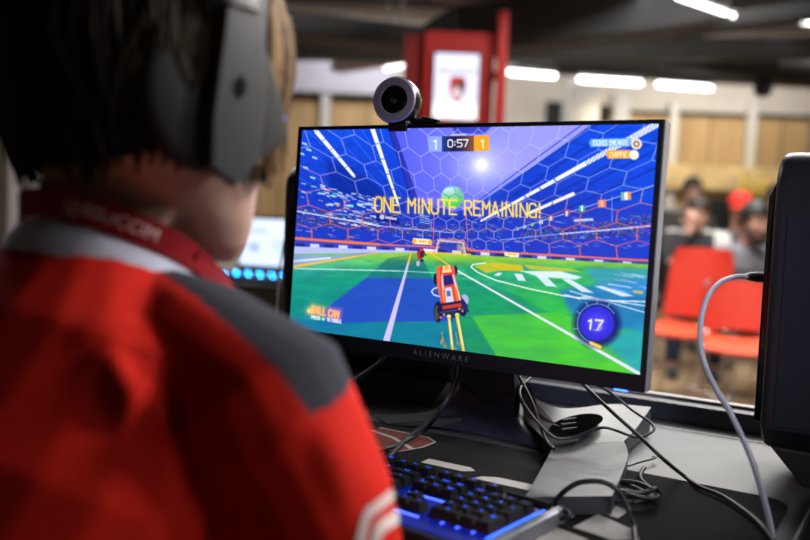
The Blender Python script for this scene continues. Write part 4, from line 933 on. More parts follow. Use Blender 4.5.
for k in range(46):
    t = 2 * PI * k / 15; rr = .031 + .004 * math.sin(k * .7); cp.append(V((.268 + rr * 1.15 * math.cos(t), -.030 + rr * .8 * math.sin(t), MZ + .0035 + .0028 * (k / 8) + .002 * math.sin(k))))
cp += [V((.30, .0, MZ + .006)), V((.262, .055, MZ + .004)), V((.25, .11, MZ + .004))]
cable('coiled_cable', 'black coiled cable lying on the mat beside the stand leg', cp, .0027, m_cblk)
cable('hanging_cable', 'dark cable hanging below the monitor beside the left computer', [at(456, 362, 1.25), at(454, 378, 1.28), at(449, 395, 1.28), at(438, 415, 1.28), Z(424, 430), Z(408, 440), Z(392, 447), Z(375, 450)], .0028, m_cdk)
cable('hanging_cable', 'thicker dark cable crossing the red brown mark on the mat', [at(462, 362, 1.3), at(458, 380, 1.32), at(446, 402, 1.32), at(425, 425, 1.31), Z(408, 438), Z(394, 452), Z(384, 462)], .0038, m_cdk)
cable('hanging_cable', 'dark cable looping down behind the red shoulder', [at(386, 352, 1.4), at(380, 362, 1.4), at(368, 371, 1.4), at(352, 381, 1.4), at(338, 386, 1.4)], .0032, m_cdk)
cable('loose_cable', 'short thin cable end lying on the grey desk behind the mat', [Z(628, 466), Z(640, 462), Z(655, 458), Z(653, 457, .003)], .0016, m_cblk)
cable('thin_cable', 'thin pale cable hanging beside the left edge of the monitor', [at(288, 225, 1.9), at(281, 260, 1.9), at(277, 300, 1.9), at(276, 345, 1.9), at(290, 385, 1.9), Z(310, 372)], .0022, m_cgrey)

# ================================================================== LEFT BACKGROUND : laptop on a black desk
d = 4.0
ld = thing('laptop_desk', 'black desk carrying the glowing laptop, behind the neck of the player', 'desk', rm(uat(250, d), d, 0))
slab(MB(), uat(175, d), uat(330, d), d - .25, d + .45, .71, .74, .004).build('tabletop', m_blackpl, ld, smooth=0)
for px in (180, 325):
    for w_ in (-.22, .42): slab(MB(), uat(px, d) - .02, uat(px, d) + .02, d + w_ - .02, d + w_ + .02, 0, .71, .003).build('leg', m_blackpl, ld, smooth=0)
slab(MB(), uat(195, d), uat(310, d), d + .38, d + .40, .30, .70, .003).build('modesty_panel', m_greydk, ld, smooth=0)
lp = thing('gaming_laptop', 'open laptop with a white page and blue glowing keys on the black desk', 'laptop', rm(uat(262, d), d, .74), (0, 0, ROOM_A - .35))
local(MB().box((0, 0, .012), (.40, .28, .02), .006), 'base', m_blackpl, lp)
LR = Matrix.Rotation(math.radians(-12), 3, 'X'); hp = V((0, .13, .024))
local(MB().box(hp + LR @ V((0, .004, .14)), (.40, .010, .27), .004, LR), 'lid', m_blackpl, lp)
m_page = M('page', rgb(215, 228, 250), .4, var=.05, scale=12, emit=rgb(214, 230, 255), es=1.0)
local(MB().box(hp + LR @ V((0, -.0022, .146)), (.375, .002, .225), 0, LR), 'screen', m_page, lp)
mb = MB()
for (x, z, w, h) in ((-.10, .20, .08, .02), (.05, .15, .16, .012), (.05, .12, .16, .012), (-.12, .12, .06, .05), (.08, .08, .1, .012)): mb.box(hp + LR @ V((x, -.0034, z)), (w, .0008, h), 0, LR)
local(mb, 'page_text', M('page_grey', rgb(180, 198, 235), .5, emit=rgb(176, 196, 240), es=.8), lp)
mb = MB()
for r_ in range(4):
    for c_ in range(12): mb.box((-.165 + c_ * .03, .085 - r_ * .034, .0232), (.024, .024, .003), .001)
local(mb, 'key_rows', m_blackgl, lp); m_cy = E('cyan_keys', (.0, .34, 1.0), 22)
for r_ in range(2):
    for c_ in range(5): local(MB().box((-.165 + c_ * .062 + r_ * .03, .07 - r_ * .15, .0265), (.012, .010, .004)), 'key_light', m_cy, lp)
# cluttered things under / beside that desk
tag(slab(MB(), uat(208, 4.9), uat(232, 4.9), 4.75, 5.0, 0, .5, .01).build('storage_box', m_desk_w, smooth=0), 'white box on the floor beyond the laptop desk', 'box')
mb = MB(); c0 = rm(uat(292, 5.3), 5.3, 0); mb.lathe([(0, .0), (.16, 0), (.18, .02), (.18, .60), (.17, .62), (0, .62)], c0, (0, 0, 1), 24); tag(mb.build('waste_bin', M('pale_blue_plastic', rgb(120, 150, 190), .5)), 'pale blue bin standing beyond the laptop desk at the left monitor edge', 'bin')
# grey cabinet with white slotted heater and a green light at the far left
gc = thing('grey_cabinet', 'tall grey cabinet at the left edge beside the dark hair', 'cabinet', rm(uat(-14, 3.2), 3.2, 0))
slab(MB(), uat(-50, 3.2), uat(11, 3.2), 3.2, 3.7, .02, 1.33, .01).build('body', M('cabinet_grey', rgb(116, 112, 112), .6), gc, smooth=0)
slab(MB(), uat(-49, 3.2), uat(10, 3.2), 3.19, 3.199, .06, 1.30, .002).build('door', M('cabinet_door', rgb(120, 116, 114), .6), gc, smooth=0)
ht = thing('panel_heater', 'white slotted heater with a small green light behind the neck', 'heater', rm(uat(26, 4.2), 4.2, 0))
slab(MB(), uat(6, 4.2), uat(46, 4.2), 4.2, 4.3, .0, 1.20, .01).build('body', m_desk_w, ht, smooth=0)
mb = MB()
for k in range(9): slab(mb, uat(10, 4.2), uat(42, 4.2), 4.19, 4.21, .80 + .035 * k, .814 + .035 * k)
mb.build('slot', m_blackpl, ht, smooth=0)
MB().ell(at(33, 192.5, 4.15), .009).build('status_light', E('green_led', (.25, 1.0, .05), 6), ht)

# ================================================================== PEOPLE
m_skin = M('skin', rgb(200, 162, 148), .55, var=.05, scale=12, sub=.06)
m_skinbg = M('skin_background', rgb(200, 150, 128), .55, var=.06, scale=12)
m_eye = M('eye_white', rgb(226, 222, 216), .2); m_iris = M('eye_iris', (.02, .012, .008), .15)
HEAD = [(-.118, .020, .085, .045), (-.105, .036, .094, .02), (-.085, .048, .095, -.01), (-.06, .058, .092, -.045), (-.035, .065, .09, -.075), (-.01, .070, .088, -.088), (.02, .074, .09, -.096), (.05, .076, .088, -.098), (.08, .068, .072, -.088), (.10, .050, .048, -.065), (.115, .022, .015, -.03)]
def head_shapes(mb, H, R, k=1.0):
    """skull, jaw, nose, lips, brows and ears around eye level point H; R turns local axes (x right, y face) to world"""
    seg_ = 28; rings = []
    for (z, w, yf, yb) in HEAD:
        cy, ry = (yf + yb) / 2, (yf - yb) / 2; ring = []
        for i in range(seg_):
            t = 2 * PI * i / seg_; c, s = math.cos(t), math.sin(t)
            ring.append(H + R @ (V((math.copysign(abs(c) ** .9, c) * w, cy + math.copysign(abs(s) ** .92, s) * ry, z)) * k))
        rings.append(ring)
    vs = [p for r in rings for p in r]; n = len(rings)
    fs = [(i * seg_ + j, i * seg_ + (j + 1) % seg_, (i + 1) * seg_ + (j + 1) % seg_, (i + 1) * seg_ + j) for i in range(n - 1) for j in range(seg_)] + [tuple(range(seg_))[::-1], tuple((n - 1) * seg_ + j for j in range(seg_))]
    mb.add(vs, fs)
    W = lambda x, y, z: H + R @ (V((x, y, z)) * k)
    mb.sweep([W(0, .084, .012), W(0, .094, -.012), W(0, .108, -.036), W(0, .098, -.048)], [.008 * k, .009 * k, .0125 * k, .011 * k], seg=10)
    for s in (-1, 1):
        mb.ell(W(s * .012, .096, -.044), (.008 * k,) * 3)
        mb.sweep([W(s * .010, .090, .022), W(s * .03, .090, .027), W(s * .05, .078, .022)], [.007 * k, .008 * k, .006 * k], seg=8)
        mb.ell(W(s * .075, -.008, -.012), (.009 * k, .017 * k, .030 * k), R); mb.ell(W(s * .073, -.002, -.036), (.007 * k, .009 * k, .011 * k), R)
        mb.ell(W(s * .043, .068, -.03), (.02 * k, .02 * k, .018 * k))
    mb.ell(W(0, .093, -.068), (.023 * k, .009 * k, .0062 * k), R); mb.ell(W(0, .091, -.079), (.019 * k, .009 * k, .007 * k), R); mb.ell(W(0, .086, -.105), (.018 * k, .014 * k, .012 * k), R)
def face_parts(person, H, R, k, hair_mat):
    for s in (-1, 1):
        MB().ell(H + R @ (V((s * .031, .0815, 0)) * k), .0115 * k, seg=14, rings=10).build('eye', m_eye, person)
        MB().ell(H + R @ (V((s * .0305, .0905, 0)) * k), (.0052 * k, .0035 * k, .0052 * k), R, seg=12, rings=8).build('iris', m_iris, person.children[-1])
        MB().sweep([H + R @ (V(p) * k) for p in ((s * .014, .0985, .024), (s * .032, .0985, .030), (s * .05, .084, .024))], [.0022, .0034, .0018], seg=6).build('eyebrow', hair_mat, person)
def hand_shapes(mb, wrist, fwd, palm_n, size=1.0, curl=.5, side=1):
    """palm, four bent fingers of different length and a thumb on the side; palm_n points out of the palm"""
    f = V(fwd).normalized(); n = V(palm_n); n = (n - f * n.dot(f)).normalized(); r = f.cross(n) * side
    k = size; w = V(wrist)
    mb.sweep([w - f * .03 * k, w, w + f * .03 * k, w + f * .065 * k, w + f * .092 * k], [(.026 * k, .019 * k), (.027 * k, .018 * k), (.037 * k, .016 * k), (.042 * k, .014 * k), (.038 * k, .010 * k)], right=r, seg=14)
    for i, (o, L) in enumerate(((.030, .072), (.0105, .080), (-.0105, .074), (-.031, .058))):
        p = w + f * (.084 - abs(o) * .15) * k + r * o * k; d = f.copy(); P = [p - f * .02 * k, p]; a = 0
        for j, fr in enumerate((.45, .32, .23)):
            a += curl * (.55 + .1 * i) * (.7 + .3 * j); dd = f * math.cos(a) + n * math.sin(a) + r * o * 3.5; p = p + dd.normalized() * L * fr * k; P.append(p)
        mb.sweep(P, [.0088 * k, .0084 * k, .0078 * k, .0072 * k, .0058 * k], seg=10)
    b = w + f * .02 * k + r * .026 * k
    mb.sweep([b, b + (f * .5 + r * .8 + n * .25).normalized() * .035 * k, b + (f * .8 + r * .75 + n * .4).normalized() * .062 * k, b + (f * 1.1 + r * .6 + n * .55).normalized() * .085 * k], [.014 * k, .0115 * k, .0098 * k, .007 * k], seg=10)
def foot_shapes(mb, ankle, fwd, k=1):
    f = V(fwd).normalized(); a = V(ankle); mb.sweep([a + V((0, 0, .0)) - f * .07 * k + V((0, 0, -.035)), a - f * .02 * k + V((0, 0, -.025)), a + f * .06 * k + V((0, 0, -.04)), a + f * .15 * k + V((0, 0, -.052)), a + f * .19 * k + V((0, 0, -.055))], [(.030, .036), (.036, .05), (.042, .036), (.044, .024), (.03, .016)], right=f.cross(V((0, 0, 1))), seg=14)

# ------------------------------------------------------------------ the player
m_hair = MV('hair_strands', .55, bump=0); m_hair.node_tree.nodes['Principled BSDF'].inputs['Specular IOR Level'].default_value = .06
def m_hairdark(c): return M('hair_dark', c, .5, var=.4, scale=60)
m_jersey = MV('jersey_cloth', .85, bump=.35, bscale=1400); m_jersey.node_tree.nodes['Principled BSDF'].inputs['Specular IOR Level'].default_value = .12
m_collar = M('collar_cloth', rgb(188, 192, 216), .85, var=.05, bump=.3, bscale=900)
m_lany = M('lanyard_band', rgb(124, 8, 22), .7, var=.08, bump=.3, bscale=1500, spec=.1)
m_lanyw = M('lanyard_white', rgb(214, 190, 196), .6)
m_hp = M('headset_grey', (.058, .062, .074), .36, var=.08, scale=8); m_hpd = M('headset_dark', (.010, .010, .011), .6, var=.15); m_pad = M('headset_cushion', (.008, .008, .009), .75, var=.2, bump=.2, bscale=400)

player = thing('person', 'seated person seen from behind in a red jersey wearing a black headset', 'person', (-.02, -.75, .45))
HR = Matrix.Rotation(math.radians(-10), 3, 'Z') @ Matrix.Rotation(math.radians(-4), 3, 'X')
HC = at(146, 100, .73); EYE = HC + V((.014, .006, -.006)); HRF = Matrix.Rotation(math.radians(0), 3, 'Z') @ Matrix.Rotation(math.radians(-6), 3, 'X')
NECK0 = V((-.035, -.535, 1.035)); NECK1 = EYE + HR @ V((0, -.03, -.07))
mb = MB(); head_shapes(mb, EYE, HRF, 1.04)
mb.sweep([V((-.032, -.56, .97)), V((-.028, -.548, 1.04)), V((-.026, -.546, 1.075)), NECK1 + HR @ V((0, -.012, 0))], [(.075, .055), (.060, .056), (.058, .056), (.055, .060)], right=(1, 0, 0), seg=18)
mb.sweep([(-.03, -.77, .50), (-.03, -.74, .62), (-.03, -.70, .74), (-.03, -.63, .86), (-.03, -.575, .94), (-.03, -.545, .995)], [(.155, .105), (.145, .10), (.155, .10), (.165, .095), (.125, .066), (.06, .05)], right=(1, 0, 0), seg=20)
SHR, ELR, WRR = V((.178, -.570, .932)), V((.208, -.520, .735)), V((.0, -.36, .795))
SHL, ELL, WRL = V((-.238, -.570, .932)), V((-.275, -.50, .735)), V((-.14, -.35, .795))
for S_, E_, W_ in ((SHR, ELR, WRR), (SHL, ELL, WRL)):
    mb.sweep([S_ + V((-.05 if S_.x > 0 else .05, 0, .01)), S_, S_.lerp(E_, .5), E_], [.036, .042, .040, .036], seg=14)
    mb.sweep([E_, E_.lerp(W_, .35), W_], [.037, .038, .026], seg=14); d_ = (W_ - E_).normalized()
    hand_shapes(mb, W_ + d_ * .01, d_ + V((0, .5, -.05)), V((0, 0, -1)), .95, .35, 1 if S_.x > 0 else -1)
for s, hx_ in ((1, .07), (-1, -.13)):
    k_ = V((hx_ + s * .05, -.33, .535)); a_k = V((hx_ + s * .06, -.27, .075))
    mb.sweep([(hx_, -.77, .53), (hx_ + s * .02, -.6, .545), k_], [.085, .078, .055], seg=14); mb.sweep([k_, k_.lerp(a_k, .35), a_k], [.056, .056, .036], seg=14); foot_shapes(mb, a_k, (0, 1, 0))
body = blob(mb, 'body', m_skin, player, .0048, 5)
face_parts(player, EYE, HRF, 1.04, m_hairdark((.02, .013, .009)))
# trousers and shoes
mb = MB(); mb.sweep([(-.03, -.78, .47), (-.03, -.76, .56), (-.03, -.745, .62)], [(.175, .13), (.175, .13), (.165, .12)], right=(1, 0, 0), seg=18)
for s, hx_ in ((1, .07), (-1, -.13)):
    k_ = V((hx_ + s * .05, -.33, .535)); a_k = V((hx_ + s * .06, -.27, .10))
    mb.sweep([(hx_, -.77, .53), (hx_ + s * .02, -.6, .545), k_ + V((0, .01, .01))], [.098, .09, .068], seg=14); mb.sweep([k_, k_.lerp(a_k, .35), a_k], [.068, .068, .055], seg=14)
blob(mb, 'trousers', M('trouser_cloth', (.012, .012, .016), .9, var=.2), player, .01, 4)
for s, hx_ in ((1, .07), (-1, -.13)):
    mb = MB(); foot_shapes(mb, (hx_ + s * .06, -.27, .075), (0, 1, 0), 1.08); mb.box((hx_ + s * .06, -.21, .012), (.085, .27, .022), .01); blob(mb, 'shoe', M('shoe_dark', (.02, .02, .022), .6), player, .008, 3)
# ---- jersey
mb = MB()
mb.sweep([(-.03, -.785, .54), (-.03, -.76, .62), (-.03, -.72, .74), (-.03, -.645, .86), (-.03, -.592, .951), (-.030, -.567, .994), (-.029, -.543, 1.014)], [(.185, .135), (.178, .13), (.188, .13), (.205, .125), (.175, .098), (.108, .078), (.076, .070)], right=(1, 0, 0), seg=24)
for S_, E_ in ((SHR, ELR), (SHL, ELL)):
    sx = 1 if S_.x > 0 else -1; cuff = S_.lerp(E_, .93)
    mb.sweep([S_ + V((-sx * .15, .012, .052)), S_ + V((-sx * .09, .004, .034)), S_ + V((-sx * .015, 0, .006)), S_.lerp(E_, .35), S_.lerp(E_, .7), cuff], [(.045, .045), (.062, .056), (.070, .066), .067, .063, .066], seg=18)
folds = [(at(108, 380, .64), at(160, 505, .60), .011, .012), (at(190, 395, .62), at(206, 500, .59), .009, .011), (at(232, 420, .60), at(240, 480, .58), .007, .008), (at(262, 455, .60), at(300, 420, .58), .006, .010), (at(330, 420, .58), at(345, 500, .60), .004, .016)]
def jersey_fn(me):
    c = coords(me); n = normals(me)
    for (a, b, amp, w) in folds:
        a, b = np.array(a), np.array(b); d = b - a; t = np.clip(((c - a) @ d) / (d @ d), 0, 1); pr_ = c - (a + t[:, None] * d)
        # distance across the cloth surface only
        pr_ = pr_ - n * np.sum(pr_ * n, 1, keepdims=True); r = np.linalg.norm(pr_, axis=1); near_ = np.linalg.norm(c - (a + t[:, None] * d), axis=1) < .12
        c = c + n * (amp * np.exp(-(r / w) ** 2) * near_ * np.sin(PI * np.clip(t * .9 + .05, 0, 1)))[:, None]
    me.vertices.foreach_set('co', c.ravel()); me.update()
    red = np.array(rgb(196, 32, 20)); dark = np.array(rgb(52, 54, 65)); wht = np.array(rgb(205, 205, 215))
    col = np.tile(red, (len(c), 1))
    # yoke: everything in front of a plane over each shoulder, up to the sleeve seam
    for sx in (1, -1):
        P1, P2, P3 = [np.array(v) for v in (at(143, 252, .735), at(225, 322, .67), at(315, 410, .60))]
        ax_ = P3 - P1; nr = np.cross(ax_, np.array([-.2, -.55, .8])); nr /= np.linalg.norm(nr)
        if nr[1] < 0: nr = -nr
        cc = c.copy()
        if sx < 0: cc[:, 0] = -.06 - cc[:, 0]
        d = (cc - P2) @ nr
        Sx = np.array(SHR); Ex = np.array(ELR); ad = (Ex - Sx) / np.linalg.norm(Ex - Sx)
        seam = (cc - Sx) @ ad
        m_ = (d > -.011) & (seam < -.006) & (cc[:, 0] > -.03)
        col[m_] = dark
        pip = (np.abs(d) < .004) & (seam < .045) & (cc[:, 0] > .0) & (sx < 0); col[pip] = wht
    Q1, Q2 = np.array(at(17, 235, .79)), np.array(at(3, 305, .76)); nl = np.cross(Q2 - Q1, np.array([0, -.75, .65])); nl /= np.linalg.norm(nl)
    if nl[0] > 0: nl = -nl
    dl = (c - Q1) @ nl; ml = (dl > 0) & (c[:, 0] < -.06); col[ml] = dark * .5; col[ml & (dl < .006)] = wht
    paint(me, col)
jersey = blob(mb, 'jersey', m_jersey, player, .0036, 7, jersey_fn)
jersey['label'] = 'red short sleeved jersey with charcoal shoulder panels'
dg = bpy.context.evaluated_depsgraph_get(); bvj = BVHTree.FromObject(jersey, dg)
def on_jersey(x, y, off=.0012):
    loc, nr, i, d_ = bvj.ray_cast(CAM, ray(x, y).normalized()); 
    if loc is None: return None, None
    if nr.dot(ray(x, y)) > 0: nr = -nr
    return loc + nr * off, nr
def sleeve_print(px, w, name, mat):
    P = []; N = []
    for a, b in zip(px[:-1], px[1:]):
        for k in range(8):
            q, n_ = on_jersey(a[0] + (b[0] - a[0]) * k / 8, a[1] + (b[1] - a[1]) * k / 8)
            if q is not None: P.append(q); N.append(n_)
    if len(P) > 2: mb = MB(); mb.ribbon(P, N, w); mb.build(name, mat, jersey, smooth=60, fixn=False)
m_print = M('white_print', rgb(206, 196, 198), .8)
sleeve_print([(392, 494), (366, 514), (360, 540), (360, 560)], .008, 'sleeve_print', m_print)
sleeve_print([(397, 516), (378, 528), (374, 545), (374, 560)], .010, 'sleeve_print', m_print)
# ---- collar
def ringpath(cx, cy, cz, rx, ry, tilt, n=48, a0=-PI, a1=PI, roll=0):
    out = []
    for k in range(n + 1):
        a = a0 + (a1 - a0) * k / n; x, y = rx * math.sin(a), -ry * math.cos(a)      # a = 0 : nape
        out.append(V((cx + x, cy + y, cz - y * tilt + x * roll)))
    return out
CC = (-.028, -.550, 1.014)
mb = MB(); lo = ringpath(CC[0], CC[1] - .004, CC[2] - .010, .088, .083, .40); hi = ringpath(CC[0], CC[1] + .002, CC[2] + .020, .0745, .0725, .40)
hi2 = [p + V((0, 0, -.001)) + (V((CC[0], CC[1], p.z)) - p).normalized() * .004 for p in hi]; lo2 = [p + (V((CC[0], CC[1], p.z)) - p).normalized() * .006 for p in lo]
rows_ = [lo, [a.lerp(b, .5) + (a - V((CC[0], CC[1], a.z))).normalized() * .003 for a, b in zip(lo, hi)], hi, hi2, lo2]; n = len(lo)
mb.add([p for r_ in rows_ for p in r_], [(i * n + k, i * n + k + 1, (i + 1) * n + k + 1, (i + 1) * n + k) for i in range(4) for k in range(n - 1)])
mb.build('collar', m_collar, player, smooth=50)['label'] = 'white standing collar'
# ---- lanyard : a band around the neck above the collar, running down the front
lan = thing('lanyard', 'dark red lanyard with white lettering around the neck of the player', 'lanyard', CC)
LP = ringpath(CC[0] + .002, CC[1] + .004, CC[2] + .027, .0775, .0775, .43, 60, -PI * .62, PI * .62)
end_r = LP[-1]; end_l = LP[0]
front = V((CC[0] + .01, CC[1] + .14, .86))
LPf = [front + V((-.012, 0, 0)), end_l.lerp(front, .6) + V((-.02, .03, .01)), end_l.lerp(front, .25) + V((-.012, .02, .01))] + LP + [end_r.lerp(front, .25) + V((.012, .02, .01)), end_r.lerp(front, .6) + V((.02, .03, .01)), front + V((.012, 0, 0))]
LPf = spline(LPf, 3); lanN = []
LW = .0225
def band(P, W, th, name, mat, parent):
    mb = MB(); n = len(P); vs = []; fr = []
    for i in range(n):
        t = (P[min(i + 1, n - 1)] - P[max(i - 1, 0)]).normalized(); o = P[i] - V((CC[0], CC[1], P[i].z)); o.z = 0; o = (o - t * o.dot(t)).normalized(); u = t.cross(o).normalized()
        if u.z < 0 and abs(u.z) > .2: u = -u
        o = (o + V((0, 0, .15))).normalized(); fr.append((P[i], t, o, u)); b = u * W / 2
        vs += [P[i] - b, P[i] + b, P[i] + b - o * th, P[i] - b - o * th]
    fs = [(i * 4 + k, i * 4 + (k + 1) % 4, (i + 1) * 4 + (k + 1) % 4, (i + 1) * 4 + k) for i in range(n - 1) for k in range(4)] + [(0, 1, 2, 3), ((n - 1) * 4 + 3, (n - 1) * 4 + 2, (n - 1) * 4 + 1, (n - 1) * 4)]
    mb.add(vs, fs); return mb.build(name, mat, parent, smooth=50), fr
bandob, fr = band(LPf, LW, .0016, 'band', m_lany, lan)
S_ = [0]
for a, b in zip(LPf[:-1], LPf[1:]): S_.append(S_[-1] + (b - a).length)
def band_pt(s, v, off=.0009):
    i = 0
    while i < len(S_) - 2 and S_[i + 1] < s: i += 1
    t = (s - S_[i]) / max(1e-9, S_[i + 1] - S_[i]); f0, f1 = fr[i], fr[i + 1]
    return f0[0].lerp(f1[0], t) + f0[3].lerp(f1[3], t) * v + f0[2].lerp(f1[2], t) * off
def proj(p): v = V(p) - CAM; d_ = v.dot(FW); return 405 + FPX * v.dot(RT) / d_, 270 - FPX * v.dot(UP) / d_
best = min(range(len(LPf)), key=lambda i: abs(proj(LPf[i])[0] - 112) + (1000 if LPf[i].y > CC[1] + .05 else 0)); s_mid = S_[best]
vs, fs = text_shape('@BSUCCIM', .0140); mb = MB(); mb.add([band_pt(s_mid + v.x * 1.05, v.y) for v in vs], fs); mb.build('band_lettering', m_lanyw, bandob, smooth=0, fixn=False)
mb = MB(); mb.box(front + V((0, .004, -.055)), (.06, .003, .09), .001); mb.build('badge', M('badge_white', rgb(220, 220, 220), .4), lan, smooth=0)

# ---- hair
hair_c = HC + HR @ V((0, -.004, .028))
def hair_pt(phi, s, k=1.0):
    """phi: 0 = face side, pi/2 = right, pi = back; s in metres-ish 0..: 0 crown to 1 equator to >1 falling"""
    right = max(0, math.sin(phi)); rx = .105 - .010 * right if math.sin(phi) > 0 else .102; ry = .122 if math.cos(phi) > 0 else .118
    rz = .128
    if s <= 1:
        th = s * PI / 2; d = V((math.sin(phi) * math.sin(th) * rx, math.cos(phi) * math.sin(th) * ry, math.cos(th) * rz))
    else:
        t = s - 1; tap = 1 - .10 * t - .16 * t * t * (1 if math.cos(phi) < .2 else .3); d = V((math.sin(phi) * rx * tap, math.cos(phi) * ry * tap, -t * .11))
    return hair_c + HR @ (d * k)
def s_end(phi):
    c = math.cos(phi)
    if c > .75: return 1.02          # forehead fringe
    if c > -.2: return 1.50            # sides
    return 1.97 - .30 * (1 - min(1, -c)) ** 1.3 * (1 if math.sin(phi) > 0 else .4)
mb = MB(); NP, NS = 64, 20; vs = []; 
for i in range(NP):
    phi = 2 * PI * i / NP
    for j in range(NS + 1): vs.append(hair_pt(phi, (s_end(phi) - .06) * j / NS + .001, .955))
fs = [(i * (NS + 1) + j, ((i + 1) % NP) * (NS + 1) + j, ((i + 1) % NP) * (NS + 1) + j + 1, i * (NS + 1) + j + 1) for i in range(NP) for j in range(NS)]
mb.add(vs, fs)
cols = [np.array([.008, .0055, .004])] * len(vs)
def lock(phi, s0, s1, r0, k0, drift, c, n=9, flick=0):
    P = []; R_ = []
    for j in range(n):
        t = j / (n - 1); q = hair_pt(phi + drift * t, s0 + (s1 - s0) * t, k0 + flick * max(0, t - .55) ** 2 + .012 * math.sin(5 * t + phi * 3)); P.append(q); R_.append((r0 * (1 - .75 * t ** 2) + .0006, r0 * .45 * (1 - .7 * t) + .0004))
    m0 = len(mb.v); mb.sweep(P, R_, seg=5, caps=False); cols.extend([np.array(c)] * (len(mb.v) - m0))
for k in range(1500):
    phi = RNG.random() * 2 * PI; e = s_end(phi); s0 = .05 + .95 * RNG.random() ** .7; s1 = min(e + .08 * RNG.normal() * .8, s0 + .5 + .7 * RNG.random())
    if s1 - s0 < .12: continue
    warm = max(0, math.sin(phi + .5)) * max(0, math.cos(phi) + .55); b = .6 + .6 * RNG.random()  # right front locks coloured warmer, imitating light from behind
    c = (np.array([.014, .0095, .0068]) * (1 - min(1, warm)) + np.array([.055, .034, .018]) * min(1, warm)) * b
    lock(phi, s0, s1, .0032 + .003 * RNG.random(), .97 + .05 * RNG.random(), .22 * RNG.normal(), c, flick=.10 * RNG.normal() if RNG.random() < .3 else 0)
# long fringe strands by the right ear cup, back light put into their golden colour
for k in range(260):
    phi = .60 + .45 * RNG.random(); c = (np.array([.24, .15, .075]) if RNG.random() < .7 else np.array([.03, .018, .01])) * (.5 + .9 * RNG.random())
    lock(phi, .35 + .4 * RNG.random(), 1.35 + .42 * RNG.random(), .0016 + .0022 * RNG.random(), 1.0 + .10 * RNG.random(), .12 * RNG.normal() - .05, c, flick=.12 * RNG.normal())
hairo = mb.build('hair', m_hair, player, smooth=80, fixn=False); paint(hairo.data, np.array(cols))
hairo['label'] = 'short dark brown hair with temple strands coloured lighter as if lit from behind'

# ---- headset
HSH = .021
hs = thing('headset', 'black over-ear gaming headset worn by the player', 'headset', HC)
def HL(x, y, z): return HC + HR @ V((x + .002, y + .012, z + HSH))
axx, axy, axz = HR @ V((1, 0, 0)), HR @ V((0, 1, 0)), HR @ V((0, 0, 1))
bandp = [HL(.104 * math.cos(t) * (1.0 if abs(math.cos(t)) > .3 else 1), -.004, .045 + .112 * math.sin(t)) for t in [PI * k / 24 for k in range(25)]]
MB().sweep(bandp, [(.021, .006)] * 25, right=axy, seg=14, power=3).build('headband', m_hp, hs, smooth=60)
MB().sweep([p - (p - HC).normalized() * .009 for p in bandp[4:-4]], [(.017, .006)] * 17, right=axy, seg=14, power=3).build('headband_padding', m_pad, hs, smooth=60)
for s in (1, -1):
    xo = .097
    cup = MB().lathe([(.0, .0), (.052, .0), (.058, -.004), (.059, -.018), (.055, -.026), (.0, -.026)], HL(s * (xo - .004), -.010, -.022), axx * s, 36).build('ear_cup', m_hpd, hs)
    MB().lathe([(.030, -.026), (.055, -.026), (.058, -.034), (.055, -.044), (.036, -.046), (.030, -.040)], HL(s * (xo - .004), -.010, -.022), axx * s, 36).build('ear_cushion', m_pad, cup)
    P = [(-.019, .085), (.018, .085), (.021, .030), (.026, -.010), (.024, -.056), (.012, -.072), (.002, -.080), (-.022, -.068), (-.0245, -.030), (-.021, .03)]
    MB().prism(P, HL(s * (xo - .001), .004, -.010), axy, axz, axx * s, .010, .004, seg=3).build('side_plate', m_hp, hs, smooth=35)
    Q = [(.018, .045), (.030, .030), (.050, -.008), (.058, -.034), (.040, -.050), (.022, -.064), (.020, 0)]
    MB().prism(Q, HL(s * (xo - .012), .004, -.010), axy, axz, axx * s, .012, .004, seg=3).build('side_wing', m_hpd, hs, smooth=35)
    o = HL(s * (xo + .0095), .002, -.014); mb = MB(); mb.prism([(-.0045, .004), (0, .0095), (.005, .003), (.0045, -.005), (0, -.0095), (-.005, -.003)], o, axy, axz, axx * s, .0012, .0003); mb.build('emblem', m_blackgl, hs, smooth=0)
MB().ell(HL(.094, .058, -.028), .0012).build('status_light', E('blue_led', (.1, .25, 1), 1.5), hs)

# ---- the chair under the player (low back, below the picture)
oc = thing('office_chair', 'black low backed swivel chair under the player', 'chair', (-.03, -.76, 0))
MB().box((-.03, -.74, .415), (.48, .46, .07), .03, seg=4).build('seat', m_charc, oc); MB().box((-.03, -.995, .60), (.42, .05, .26), .024, seg=4).build('backrest', m_charc, oc)
MB().sweep([(-.03, -.94, .40), (-.03, -1.04, .42), (-.03, -1.035, .58)], [(.03, .008)] * 3, right=(1, 0, 0), seg=10).build('back_support', m_blackpl, oc)
MB().sweep([(-.03, -.76, .08), (-.03, -.76, .38)], [.028, .022], seg=16).build('column', m_chrome, oc)
for k in range(5):
    a = 2 * PI * k / 5 + .3; e_ = V((-.03 + .29 * math.cos(a), -.76 + .29 * math.sin(a), .075)); lg_ = MB().sweep([(-.03, -.76, .10), e_], [(.025, .02), (.017, .014)], seg=10).build('leg', m_blackpl, oc)
    MB().lathe([(0, -.018), (.028, -.018), (.03, -.01), (.03, .01), (.028, .018), (0, .018)], e_ + V((0, 0, -.043)), (-math.sin(a), math.cos(a), 0), 18).build('caster', m_blackpl, lg_)

